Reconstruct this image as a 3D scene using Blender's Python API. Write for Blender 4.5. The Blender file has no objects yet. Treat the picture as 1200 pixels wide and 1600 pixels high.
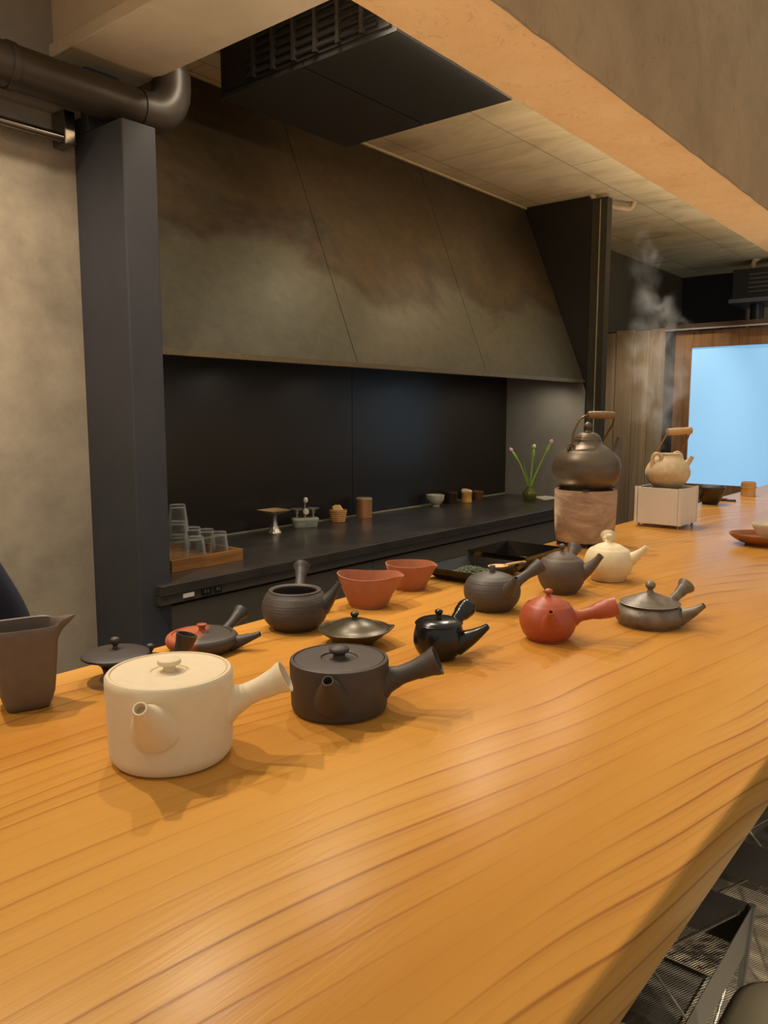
import bpy, math, random
import numpy as np
from mathutils import Vector, Matrix, noise as mnoise
random.seed(7)
D = bpy.data
SC = bpy.context.scene
COL = SC.collection
PI = math.pi

# ------------------------------------------------------------------ camera
T = 0.85                      # counter top above the floor
CAM_H = T + 0.38
PITCH = math.radians(7.136)
YAW = math.radians(39.34)     # counter direction (+X) lies this far right of the view axis
cam_d = D.cameras.new('camera')
cam = D.objects.new('camera', cam_d)
COL.objects.link(cam)
_Fh = Vector((math.cos(YAW), math.sin(YAW), 0))
_R = Vector((math.sin(YAW), -math.cos(YAW), 0))
_F = (_Fh * math.cos(PITCH) + Vector((0, 0, -math.sin(PITCH)))).normalized()
_U = _R.cross(_F)
cam.matrix_world = Matrix(((_R.x, _U.x, -_F.x, 0), (_R.y, _U.y, -_F.y, 0), (_R.z, _U.z, -_F.z, CAM_H), (0, 0, 0, 1)))
cam_d.sensor_fit = 'HORIZONTAL'
cam_d.sensor_width = 36.0
cam_d.lens = 1230.0 / 1200.0 * 36.0
cam_d.clip_start = 0.02
SC.camera = cam

# ------------------------------------------------------------------ world, lights, exposure
w = D.worlds.new('room_ambient'); SC.world = w; w.use_nodes = True
w.node_tree.nodes['Background'].inputs[0].default_value = (1.0, 0.90, 0.76, 1)
w.node_tree.nodes['Background'].inputs[1].default_value = 0.52
SC.view_settings.view_transform = 'Standard'
SC.view_settings.look = 'None'
SC.view_settings.exposure = 0.12
SC.view_settings.gamma = 1.0
SC.view_settings.use_curve_mapping = False

def spot(name, loc, target, power, size=70, blend=0.6, radius=0.03, col=(1.0, 0.86, 0.68)):
    l = D.lights.new(name, 'SPOT'); l.energy = power; l.spot_size = math.radians(size); l.spot_blend = blend
    l.shadow_soft_size = radius; l.color = col
    o = D.objects.new(name, l); COL.objects.link(o)
    o.location = (loc[0], loc[1], loc[2] + T)
    d = Vector((target[0], target[1], target[2])) - Vector(loc)
    o.rotation_euler = d.to_track_quat('-Z', 'Y').to_euler()
    return o
def area(name, loc, target, power, sx, sy, col=(1.0, 0.82, 0.6)):
    l = D.lights.new(name, 'AREA'); l.energy = power; l.shape = 'RECTANGLE'; l.size = sx; l.size_y = sy; l.color = col
    o = D.objects.new(name, l); COL.objects.link(o)
    o.location = (loc[0], loc[1], loc[2] + T)
    d = Vector((target[0], target[1], target[2])) - Vector(loc)
    o.rotation_euler = d.to_track_quat('-Z', 'Y').to_euler()
    return o
# ceiling spots in the strip behind the beam: their light reaches the counter under the beam
for lx, tx, pw in [(-0.35, 0.0, 28), (0.48, 0.5, 42), (1.02, 1.0, 26), (1.53, 1.5, 36), (2.42, 2.0, 42), (3.1, 2.8, 40), (3.8, 3.6, 26), (4.4, 4.2, 26), (5.0, 4.8, 22)]:
    spot('counter_spot', (lx, 1.45, 1.49), (tx, 0.72, 0), pw, 95, 0.9, 0.022)
spot('wall_spot', (0.45, 1.42, 1.50), (0.80, 2.1, 0.0), 52, 95, 0.7, 0.03)           # washes the plaster wall behind the counter
for lx, pw in ((1.53, 10), (2.6, 10), (3.5, 9)):                                    # aimed at the hood and worktop
    spot('hood_spot', (lx, 1.50, 1.49), (lx, 2.1, 0.3), pw, 120, 1.0, 0.04)
spot('plank_spot', (4.7, 1.5, 1.49), (5.3, 2.05, -0.05), 36, 62, 0.7, 0.03)
for lx, pw in ((1.65, 8.0), (2.2, 8.0), (2.75, 8.0), (3.4, 9.0), (3.95, 9.0)):
    spot('hood_lamp', (lx, 2.03, 0.595), (lx, 2.22, -0.1), pw, 150, 0.9, 0.03, (1.0, 0.88, 0.70))
area('ceiling_fill', (4.2, 1.29, 1.33), (4.2, 2.2, 1.80), 8, 6.0, 0.03)                  # added fill light on the staff side of the beam, to brighten the ceiling
for lx, tx in ((0.45, 1.22), (1.05, 1.85)):                                          # narrow unseen fill spots, added to brighten the baskets and the floor there
    spot('basket_fill', (lx, -1.2, 1.2), (tx, 0.06, -0.80), 300, 26, 0.5, 0.04)
fill_light = area('soffit_fill', (2.2, 1.105, -0.035), (2.2, 1.12, 1.3), 7, 5.6, 0.015)   # invented upward fill along the counter's back edge, brightens the beam's underside
fill_light.data.spread = math.radians(80)

# ------------------------------------------------------------------ helpers
def lin(c):
    c = c / 255.0
    return c / 12.92 if c <= 0.04045 else ((c + 0.055) / 1.055) ** 2.4
def rgb(r, g, b): return (lin(r), lin(g), lin(b), 1.0)

class NT:
    def __init__(s, name):
        s.m = D.materials.new(name); s.m.use_nodes = True; s.t = s.m.node_tree
        s.b = s.t.nodes['Principled BSDF']; s.out = s.t.nodes['Material Output']
    def n(s, typ, **kw):
        nd = s.t.nodes.new(typ)
        for k, v in kw.items():
            if k == 'inp':
                for i, val in v.items():
                    if hasattr(val, 'is_output') or isinstance(val, bpy.types.NodeSocket): s.t.links.new(val, nd.inputs[i])
                    else: nd.inputs[i].default_value = val
            else: setattr(nd, k, v)
        return nd
    def l(s, a, b): s.t.links.new(a, b)
    def coord(s, scale=(1, 1, 1), rot=(0, 0, 0), loc=(0, 0, 0)):
        tc = s.n('ShaderNodeTexCoord')
        mp = s.n('ShaderNodeMapping')
        mp.inputs['Scale'].default_value = scale; mp.inputs['Rotation'].default_value = rot; mp.inputs['Location'].default_value = loc
        s.l(tc.outputs['Object'], mp.inputs['Vector'])
        return mp.outputs['Vector']
    def noise(s, vec, scale, detail=3, rough=0.5, dist=0.0):
        nd = s.n('ShaderNodeTexNoise', inp={'Vector': vec, 'Scale': scale, 'Detail': detail, 'Roughness': rough, 'Distortion': dist})
        return nd.outputs['Fac']
    def ramp(s, fac, stops):
        nd = s.n('ShaderNodeValToRGB'); s.l(fac, nd.inputs['Fac'])
        e = nd.color_ramp.elements
        while len(e) > 1: e.remove(e[-1])
        e[0].position = stops[0][0]; e[0].color = stops[0][1]
        for p, c in stops[1:]:
            x = e.new(p); x.color = c
        return nd.outputs['Color']
    def math(s, op, a, b=0.0, c=0.0):
        nd = s.n('ShaderNodeMath', operation=op)
        for i, v in enumerate((a, b, c)):
            if isinstance(v, bpy.types.NodeSocket): s.l(v, nd.inputs[i])
            else: nd.inputs[i].default_value = v
        return nd.outputs[0]
    def mix(s, fac, a, b, blend='MIX'):
        nd = s.n('ShaderNodeMix', data_type='RGBA', blend_type=blend)
        for i, v in ((0, fac), (6, a), (7, b)):
            if isinstance(v, bpy.types.NodeSocket): s.l(v, nd.inputs[i])
            else: nd.inputs[i].default_value = v
        return nd.outputs[2]
    def bump(s, h, strength=0.2, dist=0.002, nrm=None):
        nd = s.n('ShaderNodeBump', inp={'Strength': strength, 'Distance': dist, 'Height': h})
        if nrm: s.l(nrm, nd.inputs['Normal'])
        s.l(nd.outputs[0], s.b.inputs['Normal'])
        return nd.outputs[0]
    def set(s, **kw):
        names = dict(color='Base Color', rough='Roughness', metal='Metallic', spec='Specular IOR Level', coat='Coat Weight', coat_rough='Coat Roughness',
                     trans='Transmission Weight', ior='IOR', alpha='Alpha', emit='Emission Color', emit_s='Emission Strength', sheen='Sheen Weight', sss='Subsurface Weight')
        for k, v in kw.items():
            i = s.b.inputs[names[k]]
            if isinstance(v, bpy.types.NodeSocket): s.l(v, i)
            else: i.default_value = v
        return s

MATS = {}
def plain(name, col, rough=0.5, metal=0.0, var=0.12, nscale=40, bump=0.0, bscale=200, stretch=(1, 1, 1), **kw):
    """colour with soft noise variation and fine relief"""
    if name in MATS: return MATS[name]
    k = NT(name); v = k.coord(stretch)
    f = k.noise(v, nscale, 4, 0.55)
    dk = tuple(x * (1 - var) for x in col[:3]) + (1,); lt = tuple(min(1, x * (1 + var)) for x in col[:3]) + (1,)
    k.set(color=k.ramp(f, [(0.3, dk), (0.7, lt)]), rough=rough, metal=metal, **kw)
    if bump: k.bump(k.noise(v, bscale, 3, 0.6), bump, 0.001)
    MATS[name] = k.m
    return k.m

def clay(name, col, rough=0.6, var=0.10, bump=0.25, bscale=900, **kw):
    return plain(name, col, rough, 0.0, var, 60, bump, bscale, **kw)

class MB:
    """collects shapes, builds one mesh object"""
    def __init__(s): s.v = []; s.f = []
    def add(s, vs, fs):
        o = len(s.v); s.v += [tuple(p) for p in vs]; s.f += [tuple(i + o for i in q) for q in fs]; return s
    def box(s, x0, x1, y0, y1, z0, z1):
        vs = [(x0, y0, z0), (x1, y0, z0), (x1, y1, z0), (x0, y1, z0), (x0, y0, z1), (x1, y0, z1), (x1, y1, z1), (x0, y1, z1)]
        return s.add(vs, [(3, 2, 1, 0), (4, 5, 6, 7), (0, 1, 5, 4), (1, 2, 6, 5), (2, 3, 7, 6), (3, 0, 4, 7)])
    def prism(s, pts, axis, a, b):
        """polygon pts extruded between a and b along an axis ('x': pts are (y,z); 'y': (x,z); 'z': (x,y))"""
        def mk(p, q): return (q, p[0], p[1]) if axis == 'x' else (p[0], q, p[1]) if axis == 'y' else (p[0], p[1], q)
        n = len(pts); vs = [mk(p, a) for p in pts] + [mk(p, b) for p in pts]
        fs = [tuple(range(n - 1, -1, -1)), tuple(range(n, 2 * n))] + [(i, (i + 1) % n, n + (i + 1) % n, n + i) for i in range(n)]
        return s.add(vs, fs)
    def lathe(s, prof, seg=40, c=(0, 0, 0), ell=(1, 1), fn=None):
        vs = []; fs = []; rings = []
        for r, z in prof:
            if r < 1e-6: rings.append([len(vs)]); vs.append((c[0], c[1], c[2] + z))
            else:
                ring = []
                for i in range(seg):
                    a = 2 * PI * i / seg
                    p = (c[0] + r * math.cos(a) * ell[0], c[1] + r * math.sin(a) * ell[1], c[2] + z)
                    if fn: p = fn(p, a, r, z)
                    ring.append(len(vs)); vs.append(p)
                rings.append(ring)
        for A, B in zip(rings, rings[1:]):
            if len(A) == 1 and len(B) == 1: continue
            for i in range(seg):
                j = (i + 1) % seg
                if len(A) == 1: fs.append((A[0], B[j], B[i]))
                elif len(B) == 1: fs.append((A[i], A[j], B[0]))
                else: fs.append((A[i], A[j], B[j], B[i]))
        return s.add(vs, fs)
    def tube(s, path, rad, seg=14, hollow=0.0, depth=0.02, ell=None):
        """tube along a path; hollow = wall fraction of an open end at the far tip"""
        P = [Vector(p) for p in path]; n = len(P)
        R = list(rad) if hasattr(rad, '__len__') else [rad] * n
        tang = [(P[min(i + 1, n - 1)] - P[max(i - 1, 0)]).normalized() for i in range(n)]
        up = Vector((0, 0, 1)) if abs(tang[0].z) < 0.9 else Vector((1, 0, 0))
        nx = tang[0].cross(up).normalized(); fr = []
        for i in range(n):
            nx = (nx - tang[i] * nx.dot(tang[i])).normalized(); fr.append((nx.copy(), tang[i].cross(nx)))
        if hollow:
            d = (P[-1] - P[-2]).normalized()
            for back, fr_r in ((0.0, 1 - hollow), (depth, (1 - hollow) * 0.8)):
                P.append(P[n - 1] - d * back); R.append(R[n - 1] * fr_r); fr.append(fr[n - 1])
        vs = []; fs = []
        e = ell or (1, 1)
        for p, r, (a, b) in zip(P, R, fr):
            for k in range(seg):
                t = 2 * PI * k / seg
                vs.append(p + a * (r * math.cos(t) * e[0]) + b * (r * math.sin(t) * e[1]))
        for i in range(len(P) - 1):
            for k in range(seg):
                j = (k + 1) % seg
                fs.append((i * seg + k, i * seg + j, (i + 1) * seg + j, (i + 1) * seg + k))
        fs.append(tuple(range(seg - 1, -1, -1))); L = (len(P) - 1) * seg
        fs.append(tuple(range(L, L + seg)))
        return s.add(vs, fs)
    def loft(s, rings, cap0=True, cap1=True):
        n = len(rings[0]); vs = [p for r in rings for p in r]; fs = []
        for i in range(len(rings) - 1):
            for k in range(n):
                j = (k + 1) % n; fs.append((i * n + k, i * n + j, (i + 1) * n + j, (i + 1) * n + k))
        if cap0: fs.append(tuple(range(n - 1, -1, -1)))
        if cap1: L = (len(rings) - 1) * n; fs.append(tuple(range(L, L + n)))
        return s.add(vs, fs)
    def build(s, name, mat, parent=None, loc=(0, 0, 0), smooth=35, bevel=0.0, bseg=2):
        me = D.meshes.new(name); me.from_pydata(s.v, [], s.f); me.update()
        import bmesh
        bm = bmesh.new(); bm.from_mesh(me); bmesh.ops.recalc_face_normals(bm, faces=bm.faces)
        if bevel:
            bmesh.ops.bevel(bm, geom=[e for e in bm.edges if len(e.link_faces) == 2 and e.calc_face_angle(0) > 0.5], offset=bevel, segments=bseg, profile=0.5, affect='EDGES')
        bm.to_mesh(me); bm.free()
        if smooth:
            me.polygons.foreach_set('use_smooth', [True] * len(me.polygons))
            me.set_sharp_from_angle(angle=math.radians(smooth))
        me.materials.append(mat)
        o = D.objects.new(name, me); COL.objects.link(o); o.location = loc
        if parent: o.parent = parent
        return o

def tag(o, label=None, cat=None, group=None, kind=None):
    if label: o['label'] = label
    if cat: o['category'] = cat
    if group: o['group'] = group
    if kind: o['kind'] = kind
    return o
def thing(name, label, cat, loc=(0, 0, 0), rz=0.0, group=None):
    o = D.objects.new(name, None); COL.objects.link(o); o.location = loc; o.rotation_euler = (0, 0, rz); o.empty_display_size = 0.02
    return tag(o, label, cat, group)
def struct(name, mb, mat, label, smooth=0, bevel=0.0, parent=None):
    o = mb.build(name, mat, parent, smooth=smooth, bevel=bevel)
    if not parent: tag(o, label, kind='structure')
    return o
def bez(p0, p1, p2, n=8):
    p0, p1, p2 = Vector(p0), Vector(p1), Vector(p2)
    return [p0 * (1 - t) ** 2 + p1 * 2 * t * (1 - t) + p2 * t * t for t in [i / n for i in range(n + 1)]]
def spl(pts, n=6):
    """Catmull-Rom through 2D/3D points"""
    P = [Vector(p) for p in pts]; out = []
    for i in range(len(P) - 1):
        a = P[max(i - 1, 0)]; b = P[i]; c = P[i + 1]; d = P[min(i + 2, len(P) - 1)]
        for k in range(n):
            t = k / n
            out.append(0.5 * ((2 * b) + (c - a) * t + (2 * a - 5 * b + 4 * c - d) * t * t + (3 * b - a - 3 * c + d) * t ** 3))
    out.append(P[-1])
    return out
def prof(pts, n=6):
    return [(max(0.0, p[0]), p[1]) for p in spl([Vector((a, b, 0)) for a, b in pts], n)]
def facing(x, y):
    """heading of the sight line from the guest's seat to a thing: local +X runs to the right, +Y away"""
    return math.atan2(y, x) - PI / 2
def copy_tree(o, parent=None):
    c = o.copy(); COL.objects.link(c); c.parent = parent
    for ch in [k for k in D.objects if k.parent == o]: copy_tree(ch, c)
    return c

# ------------------------------------------------------------------ setting materials
def m_plaster(name, col, var=0.2, bump=0.35, rough=0.75, big=1.6):
    k = NT(name); v = k.coord()
    a = k.noise(v, big, 5, 0.6, 0.6); b = k.noise(v, 9, 6, 0.65)
    f = k.math('ADD', k.math('MULTIPLY', a, 0.65), k.math('MULTIPLY', b, 0.35))
    dk = tuple(x * (1 - var) for x in col[:3]) + (1,); lt = tuple(min(1, x * (1 + var)) for x in col[:3]) + (1,)
    k.set(color=k.ramp(f, [(0.35, dk), (0.65, lt)]), rough=rough, spec=0.25)
    k.bump(k.math('ADD', k.noise(v, 14, 6, 0.7), k.math('MULTIPLY', k.noise(v, 160, 2), 0.3)), bump, 0.004)
    return k.m
M_wall = m_plaster('grey_plaster', rgb(172, 158, 136), 0.32, 0.4)
M_conc = None
def m_ceiling():
    k = NT('board_marked_concrete'); v = k.coord()
    br = k.n('ShaderNodeTexBrick', offset=0.5, inp={'Vector': v, 'Color1': (1, 1, 1, 1), 'Color2': (0.86, 0.86, 0.86, 1), 'Mortar': (0.6, 0.6, 0.6, 1), 'Scale': 1.0, 'Mortar Size': 0.004, 'Brick Width': 0.9, 'Row Height': 0.45})
    br2 = k.n('ShaderNodeTexBrick', inp={'Vector': k.coord((1, 1, 1), (0, 0, PI / 2)), 'Color1': (1, 1, 1, 1), 'Color2': (0.94, 0.94, 0.94, 1), 'Mortar': (0.93, 0.93, 0.93, 1), 'Scale': 1.0, 'Mortar Size': 0.002, 'Brick Width': 0.32, 'Row Height': 0.11})
    n1 = k.noise(k.coord((2.6, 1.0, 1)), 2.2, 7, 0.68, 0.6)
    base = k.ramp(n1, [(0.28, rgb(184, 166, 128)), (0.5, rgb(222, 204, 164)), (0.75, rgb(236, 220, 184))])
    c = k.mix(1.0, base, br.outputs[0], 'MULTIPLY'); c = k.mix(1.0, c, br2.outputs[0], 'MULTIPLY')
    k.set(color=c, rough=0.8, spec=0.2)
    k.bump(k.math('ADD', n1, k.math('MULTIPLY', br.outputs['Fac'], -1.2)), 0.4, 0.006)
    return k.m
M_ceil = m_ceiling()
def m_beam():
    k = NT('troweled_plaster_beam'); v = k.coord()
    a = k.noise(v, 3.5, 5, 0.6, 0.3); b = k.noise(k.coord((1, 1, 1)), 26, 8, 0.75, 1.2)
    k.set(color=k.ramp(a, [(0.3, rgb(172, 144, 108)), (0.7, rgb(190, 162, 124))]), rough=0.85, spec=0.15)
    pit = k.ramp(b, [(0.30, (0, 0, 0, 1)), (0.42, (1, 1, 1, 1))])
    k.bump(k.math('ADD', pit, k.math('MULTIPLY', k.noise(v, 240, 3), 0.25)), 0.5, 0.004)
    return k.m
M_beam = m_beam()
M_concbeam = m_plaster('smooth_concrete', rgb(206, 190, 162), 0.12, 0.18, 0.7, 2.5)
M_pillar = plain('dark_blue_grey_paint', rgb(62, 62, 66), 0.6, 0, 0.10, 6, 0.35, 260)
M_darkwall = plain('dark_olive_wall', rgb(66, 60, 46), 0.6, 0, 0.12, 3, 0.1, 90)
M_black = plain('matte_black_metal', rgb(30, 29, 27), 0.5, 0, 0.1, 8)
M_fin = plain('black_steel_side', rgb(42, 39, 34), 0.45, 0.2, 0.15, 4)
def m_hood():
    k = NT('mottled_hot_rolled_steel'); v = k.coord((0.8, 1, 1.0))
    a = k.noise(v, 1.9, 4, 0.55, 0.8); c = k.noise(v, 24, 5, 0.7); e = k.noise(k.coord((1, 1, 1), loc=(4, 2, 1)), 4.0, 4, 0.6, 0.6)
    tc = k.n('ShaderNodeTexCoord'); sx = k.n('ShaderNodeSeparateXYZ'); k.l(tc.outputs['Object'], sx.inputs[0])
    h = k.math('ADD', sx.outputs[2], k.math('MULTIPLY', k.math('SUBTRACT', a, 0.5), 0.75))     # wavy patina line left by the rolling heat
    base = k.ramp(h, [(0.16, rgb(84, 84, 70)), (0.34, rgb(92, 88, 68)), (0.42, rgb(66, 52, 35)), (0.52, rgb(90, 72, 46)), (0.74, rgb(78, 63, 42)), (0.95, rgb(66, 57, 43))])
    base = k.mix(k.ramp(e, [(0.45, (0, 0, 0, 1)), (0.75, (0.4, 0.4, 0.4, 1))]), base, rgb(90, 88, 72))
    base = k.mix(0.18, base, k.ramp(c, [(0.35, rgb(56, 46, 32)), (0.65, rgb(114, 104, 80))]))
    k.set(color=base, rough=k.ramp(a, [(0.3, (0.50,) * 3 + (1,)), (0.7, (0.38,) * 3 + (1,))]), metal=0.5)
    k.bump(c, 0.06, 0.001)
    return k.m
M_hood = m_hood()
M_splash = plain('black_satin_board', rgb(34, 29, 24), 0.32, 0, 0.08, 2, 0.03, 60)
M_shelf = plain('dark_slate_worktop', rgb(62, 58, 54), 0.28, 0, 0.3, 7, 0.06, 120)
M_cab = plain('olive_black_cabinet', rgb(108, 100, 84), 0.55, 0, 0.05, 5)
M_fascia = plain('worktop_fascia', rgb(70, 65, 57), 0.4, 0, 0.06, 5)
M_grey = m_plaster('grey_board_panel', rgb(132, 126, 116), 0.10, 0.35, 0.6, 4)
def m_wood(name, dk, lt, scale=1.0, rough=0.5, along='z', weather=0.0, coat=0.0):
    k = NT(name)
    st = {'x': (1.2, 22, 22), 'y': (22, 1.2, 22), 'z': (22, 22, 1.2)}[along]
    v = k.coord(tuple(s * scale for s in st))
    oi = k.n('ShaderNodeObjectInfo'); off = k.math('MULTIPLY', oi.outputs['Random'], 37.0)
    vm = k.n('ShaderNodeVectorMath', operation='ADD'); k.l(v, vm.inputs[0])
    cx = k.n('ShaderNodeCombineXYZ'); k.l(off, cx.inputs[0]); k.l(off, cx.inputs[1]); k.l(off, cx.inputs[2]); k.l(cx.outputs[0], vm.inputs[1])
    f = k.noise(vm.outputs[0], 1.0, 6, 0.6, 0.8)
    c = k.ramp(f, [(0.30, dk), (0.70, lt)])
    if weather:
        g = k.noise(vm.outputs[0], 0.25, 3, 0.5)
        c = k.mix(k.math('MULTIPLY', g, weather), c, rgb(120, 112, 98))
        tone = k.math('ADD', k.math('MULTIPLY', oi.outputs['Random'], 0.4), 0.75)
        tn = k.n('ShaderNodeCombineColor'); [k.l(tone, tn.inputs[i]) for i in range(3)]
        c = k.mix(1.0, c, tn.outputs[0], 'MULTIPLY')
    k.set(color=c, rough=rough, coat=coat)
    k.bump(f, 0.25, 0.002)
    return k.m
M_plank = m_wood('weathered_plank', rgb(112, 92, 66), rgb(198, 172, 134), 0.55, 0.75, 'z', 0.5)
M_door = m_wood('cedar_door', rgb(116, 84, 54), rgb(156, 118, 78), 1.4, 0.5, 'z')
M_floor = m_wood('grey_floorboard', rgb(120, 112, 94), rgb(190, 182, 156), 0.6, 0.5, 'x', 0.3)
def m_counter():
    k = NT('cedar_slab')
    tc = k.n('ShaderNodeTexCoord'); sx = k.n('ShaderNodeSeparateXYZ'); k.l(tc.outputs['Object'], sx.inputs[0])
    x, y = sx.outputs[0], sx.outputs[1]
    # growth rings: bands running along the slab, bent by slow noise and swirling towards the far end
    n1 = k.noise(k.coord((0.42, 1.1, 1), loc=(1.3, 0.2, 0)), 1.0, 1.0, 0.4, 0.2)
    n2 = k.noise(k.coord((0.9, 3.0, 1), loc=(5.1, 2.2, 0)), 1.0, 2, 0.5, 0.2)
    y = k.math('ADD', y, k.math('MULTIPLY', sx.outputs[2], 1.3))
    far = k.math('SMOOTH_MAX', k.math('SUBTRACT', x, 1.5), 0.0, 0.4)
    r = k.math('ADD', k.math('ADD', k.math('MULTIPLY', y, 34.0), k.math('MULTIPLY', x, 0.5)), k.math('MULTIPLY', n1, k.math('ADD', 11.0, k.math('MULTIPLY', far, 10.0))))
    r = k.math('ADD', r, k.math('MULTIPLY', n2, k.math('ADD', 5.0, k.math('MULTIPLY', far, 2.5))))
    def rings(src, a0):
        return k.ramp(k.math('FRACT', src), [(0.0, (a0 * 0.5,) * 3 + (1,)), (0.06, (0.0,) * 3 + (1,)), (0.55, (0.04,) * 3 + (1,)), (0.86, (0.26,) * 3 + (1,)), (0.945, (1, 1, 1, 1)), (1.0, (a0,) * 3 + (1,))])
    ring = rings(r, 0.3)
    ring2 = rings(k.math('MULTIPLY_ADD', r, 2.37, k.math('MULTIPLY', n2, 3.0)), 0.4)
    fib = k.noise(k.coord((5, 210, 40)), 1.0, 4, 0.6, 0.2)
    blot = k.noise(k.coord((0.7, 2.8, 1), loc=(2, 9, 0)), 1.0, 4, 0.6, 0.5)
    base = k.ramp(blot, [(0.3, rgb(186, 126, 52)), (0.5, rgb(202, 146, 66)), (0.7, rgb(216, 166, 86))])
    vary = k.ramp(k.noise(k.coord((0.5, 9, 1), loc=(7, 3, 0)), 1.0, 2, 0.5), [(0.38, (0.12,) * 3 + (1,)), (0.62, (1, 1, 1, 1))])
    dark = k.math('ADD', k.math('MULTIPLY', k.math('MULTIPLY', ring, vary), 0.88), k.math('MULTIPLY', k.math('MULTIPLY', ring2, vary), 0.24))
    c = k.mix(dark, base, rgb(136, 80, 34))
    c = k.mix(k.math('MULTIPLY', fib, 0.26), c, rgb(184, 124, 56))
    k.set(color=c, rough=0.27, spec=0.14)
    k.bump(k.math('ADD', k.math('MULTIPLY', ring, -0.4), fib), 0.12, 0.0015)
    return k.m
M_counter = m_counter()

# ------------------------------------------------------------------ the room
Z = lambda z: z + T
m = MB().box(-3.0, 8.2, -3.2, 1.10, -0.06, -0.012); floor = struct('floor', m, plain('floor_screed', rgb(70, 66, 58), 0.8), 'dark floor under the grey boards')
struct('floor_staff', MB().box(-3.0, 8.2, 1.10, 2.6, -0.28, -0.22), plain('staff_floor', rgb(72, 68, 62), 0.7), 'sunken floor behind the counter')
fb = 0
for iy in range(6):
    for ix in range(5):
        x0 = 0.6 + ix * 0.9 - (0.45 if iy % 2 else 0); y0 = -0.5 + iy * 0.16
        o = MB().box(-0.448, 0.448, -0.079, 0.079, -0.012, 0.0).build('floorboard', M_floor, floor, (x0 + 0.45, y0 + 0.08, 0), 0)
        fb += 1
m = MB().box(1.0, 8.0, 1.262, 2.52, Z(1.55), Z(1.66)); struct('ceiling', m, M_ceil, 'board-marked concrete ceiling above the work area')
m = MB().box(-3.0, 1.3, 1.262, 2.52, Z(1.55), Z(1.66)); struct('ceiling_side', m, M_ceil, 'concrete ceiling left of the cross beam')
# beam along the counter: slightly uneven lower edges
def beam():
    b = MB(); n = 120; rings = []
    for i in range(n + 1):
        x = -3.0 + 11.0 * i / n
        j = lambda s: (mnoise.noise(Vector((x * 7, s, 0))) + 0.6 * mnoise.noise(Vector((x * 31, s, 3)))) * 0.004
        rings.append([(x, 1.014 + j(1), Z(2.4)), (x, 1.014 + j(2), Z(1.32)), (x, 1.020 + j(3), Z(1.303) + j(4) * 0.5), (x, 1.030, Z(1.30)), (x, 1.250 + j(5) * 0.5, Z(1.30)), (x, 1.259 + j(6), Z(1.303) + j(7) * 0.5), (x, 1.262 + j(8), Z(1.32)), (x, 1.262, Z(2.4))])
    return b.loft(rings)
bm_o = struct('trim_1', beam(), M_beam, 'pale plastered beam running above the counter', smooth=40)
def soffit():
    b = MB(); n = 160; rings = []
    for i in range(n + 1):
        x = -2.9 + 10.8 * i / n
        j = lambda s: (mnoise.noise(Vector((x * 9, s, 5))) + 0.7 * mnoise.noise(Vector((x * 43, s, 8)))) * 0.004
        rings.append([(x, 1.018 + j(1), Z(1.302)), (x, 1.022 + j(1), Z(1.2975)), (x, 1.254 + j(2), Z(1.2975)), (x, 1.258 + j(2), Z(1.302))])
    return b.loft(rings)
def m_bounce_tinted():  # beam plaster brightened and warmed: bounce light off the counter put into the colour
    k = NT('bounce_tinted_plaster'); v = k.coord()
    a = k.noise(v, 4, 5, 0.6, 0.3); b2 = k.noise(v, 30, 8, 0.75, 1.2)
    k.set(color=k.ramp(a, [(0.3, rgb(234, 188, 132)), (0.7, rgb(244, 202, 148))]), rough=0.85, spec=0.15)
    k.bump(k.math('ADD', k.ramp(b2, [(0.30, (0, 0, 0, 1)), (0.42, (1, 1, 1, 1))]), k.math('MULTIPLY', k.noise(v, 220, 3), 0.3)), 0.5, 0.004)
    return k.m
struct('soffit_bounce_layer', soffit(), m_bounce_tinted(), '', smooth=40, parent=bm_o)
b = MB().box(1.150, 1.390, 1.262, 2.30, Z(1.30), Z(1.56)).box(1.138, 1.152, 1.262, 2.30, Z(1.30), Z(1.335))
struct('trim_2', b, M_concbeam, 'concrete cross beam over the black duct', bevel=0.003)
# left plaster wall and thicker band above it
m = MB().box(-3.0, 1.222, 2.10, 2.20, -0.22, Z(1.18)); struct('wall_left', m, M_wall, 'grey mottled plaster wall at the left')
m = MB().box(-3.0, 1.222, 2.062, 2.20, Z(1.176), Z(1.56)); struct('trim_3', m, m_plaster('band_plaster', rgb(150, 146, 138), 0.12), 'projecting plaster band at the top of the left wall')
m = MB().box(1.219, 1.322, 1.87, 2.48, -0.22, Z(1.135)).box(1.219, 1.322, 2.03, 2.48, Z(1.135), Z(1.30)); struct('trim_4', m, M_pillar, 'dark blue-grey pillar left of the hood', bevel=0.004)
# back wall
m = MB().box(1.31, 8.0, 2.456, 2.52, -0.22, Z(1.55)); struct('wall_back', m, M_darkwall, 'dark olive back wall')
m = MB().box(7.1, 7.16, 1.93, 2.46, 0, Z(1.55)); struct('wall_end', m, M_black, 'black end wall above the planks')
m = MB().box(7.7, 7.76, -1.0, 2.46, 0, Z(1.56)); struct('wall_beyond', m, M_concbeam, 'pale wall seen beyond the sliding door')

# backsplash boards
splash = thing('backsplash', 'black satin backsplash boards behind the slate worktop', 'backsplash', (0, 2.453, T))
for x0, x1 in ((1.325, 2.744), (2.747, 4.135)):
    MB().box(x0, x1, -0.012, 0.0, -0.099, 0.60).build('board', M_splash, splash, smooth=0)
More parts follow.
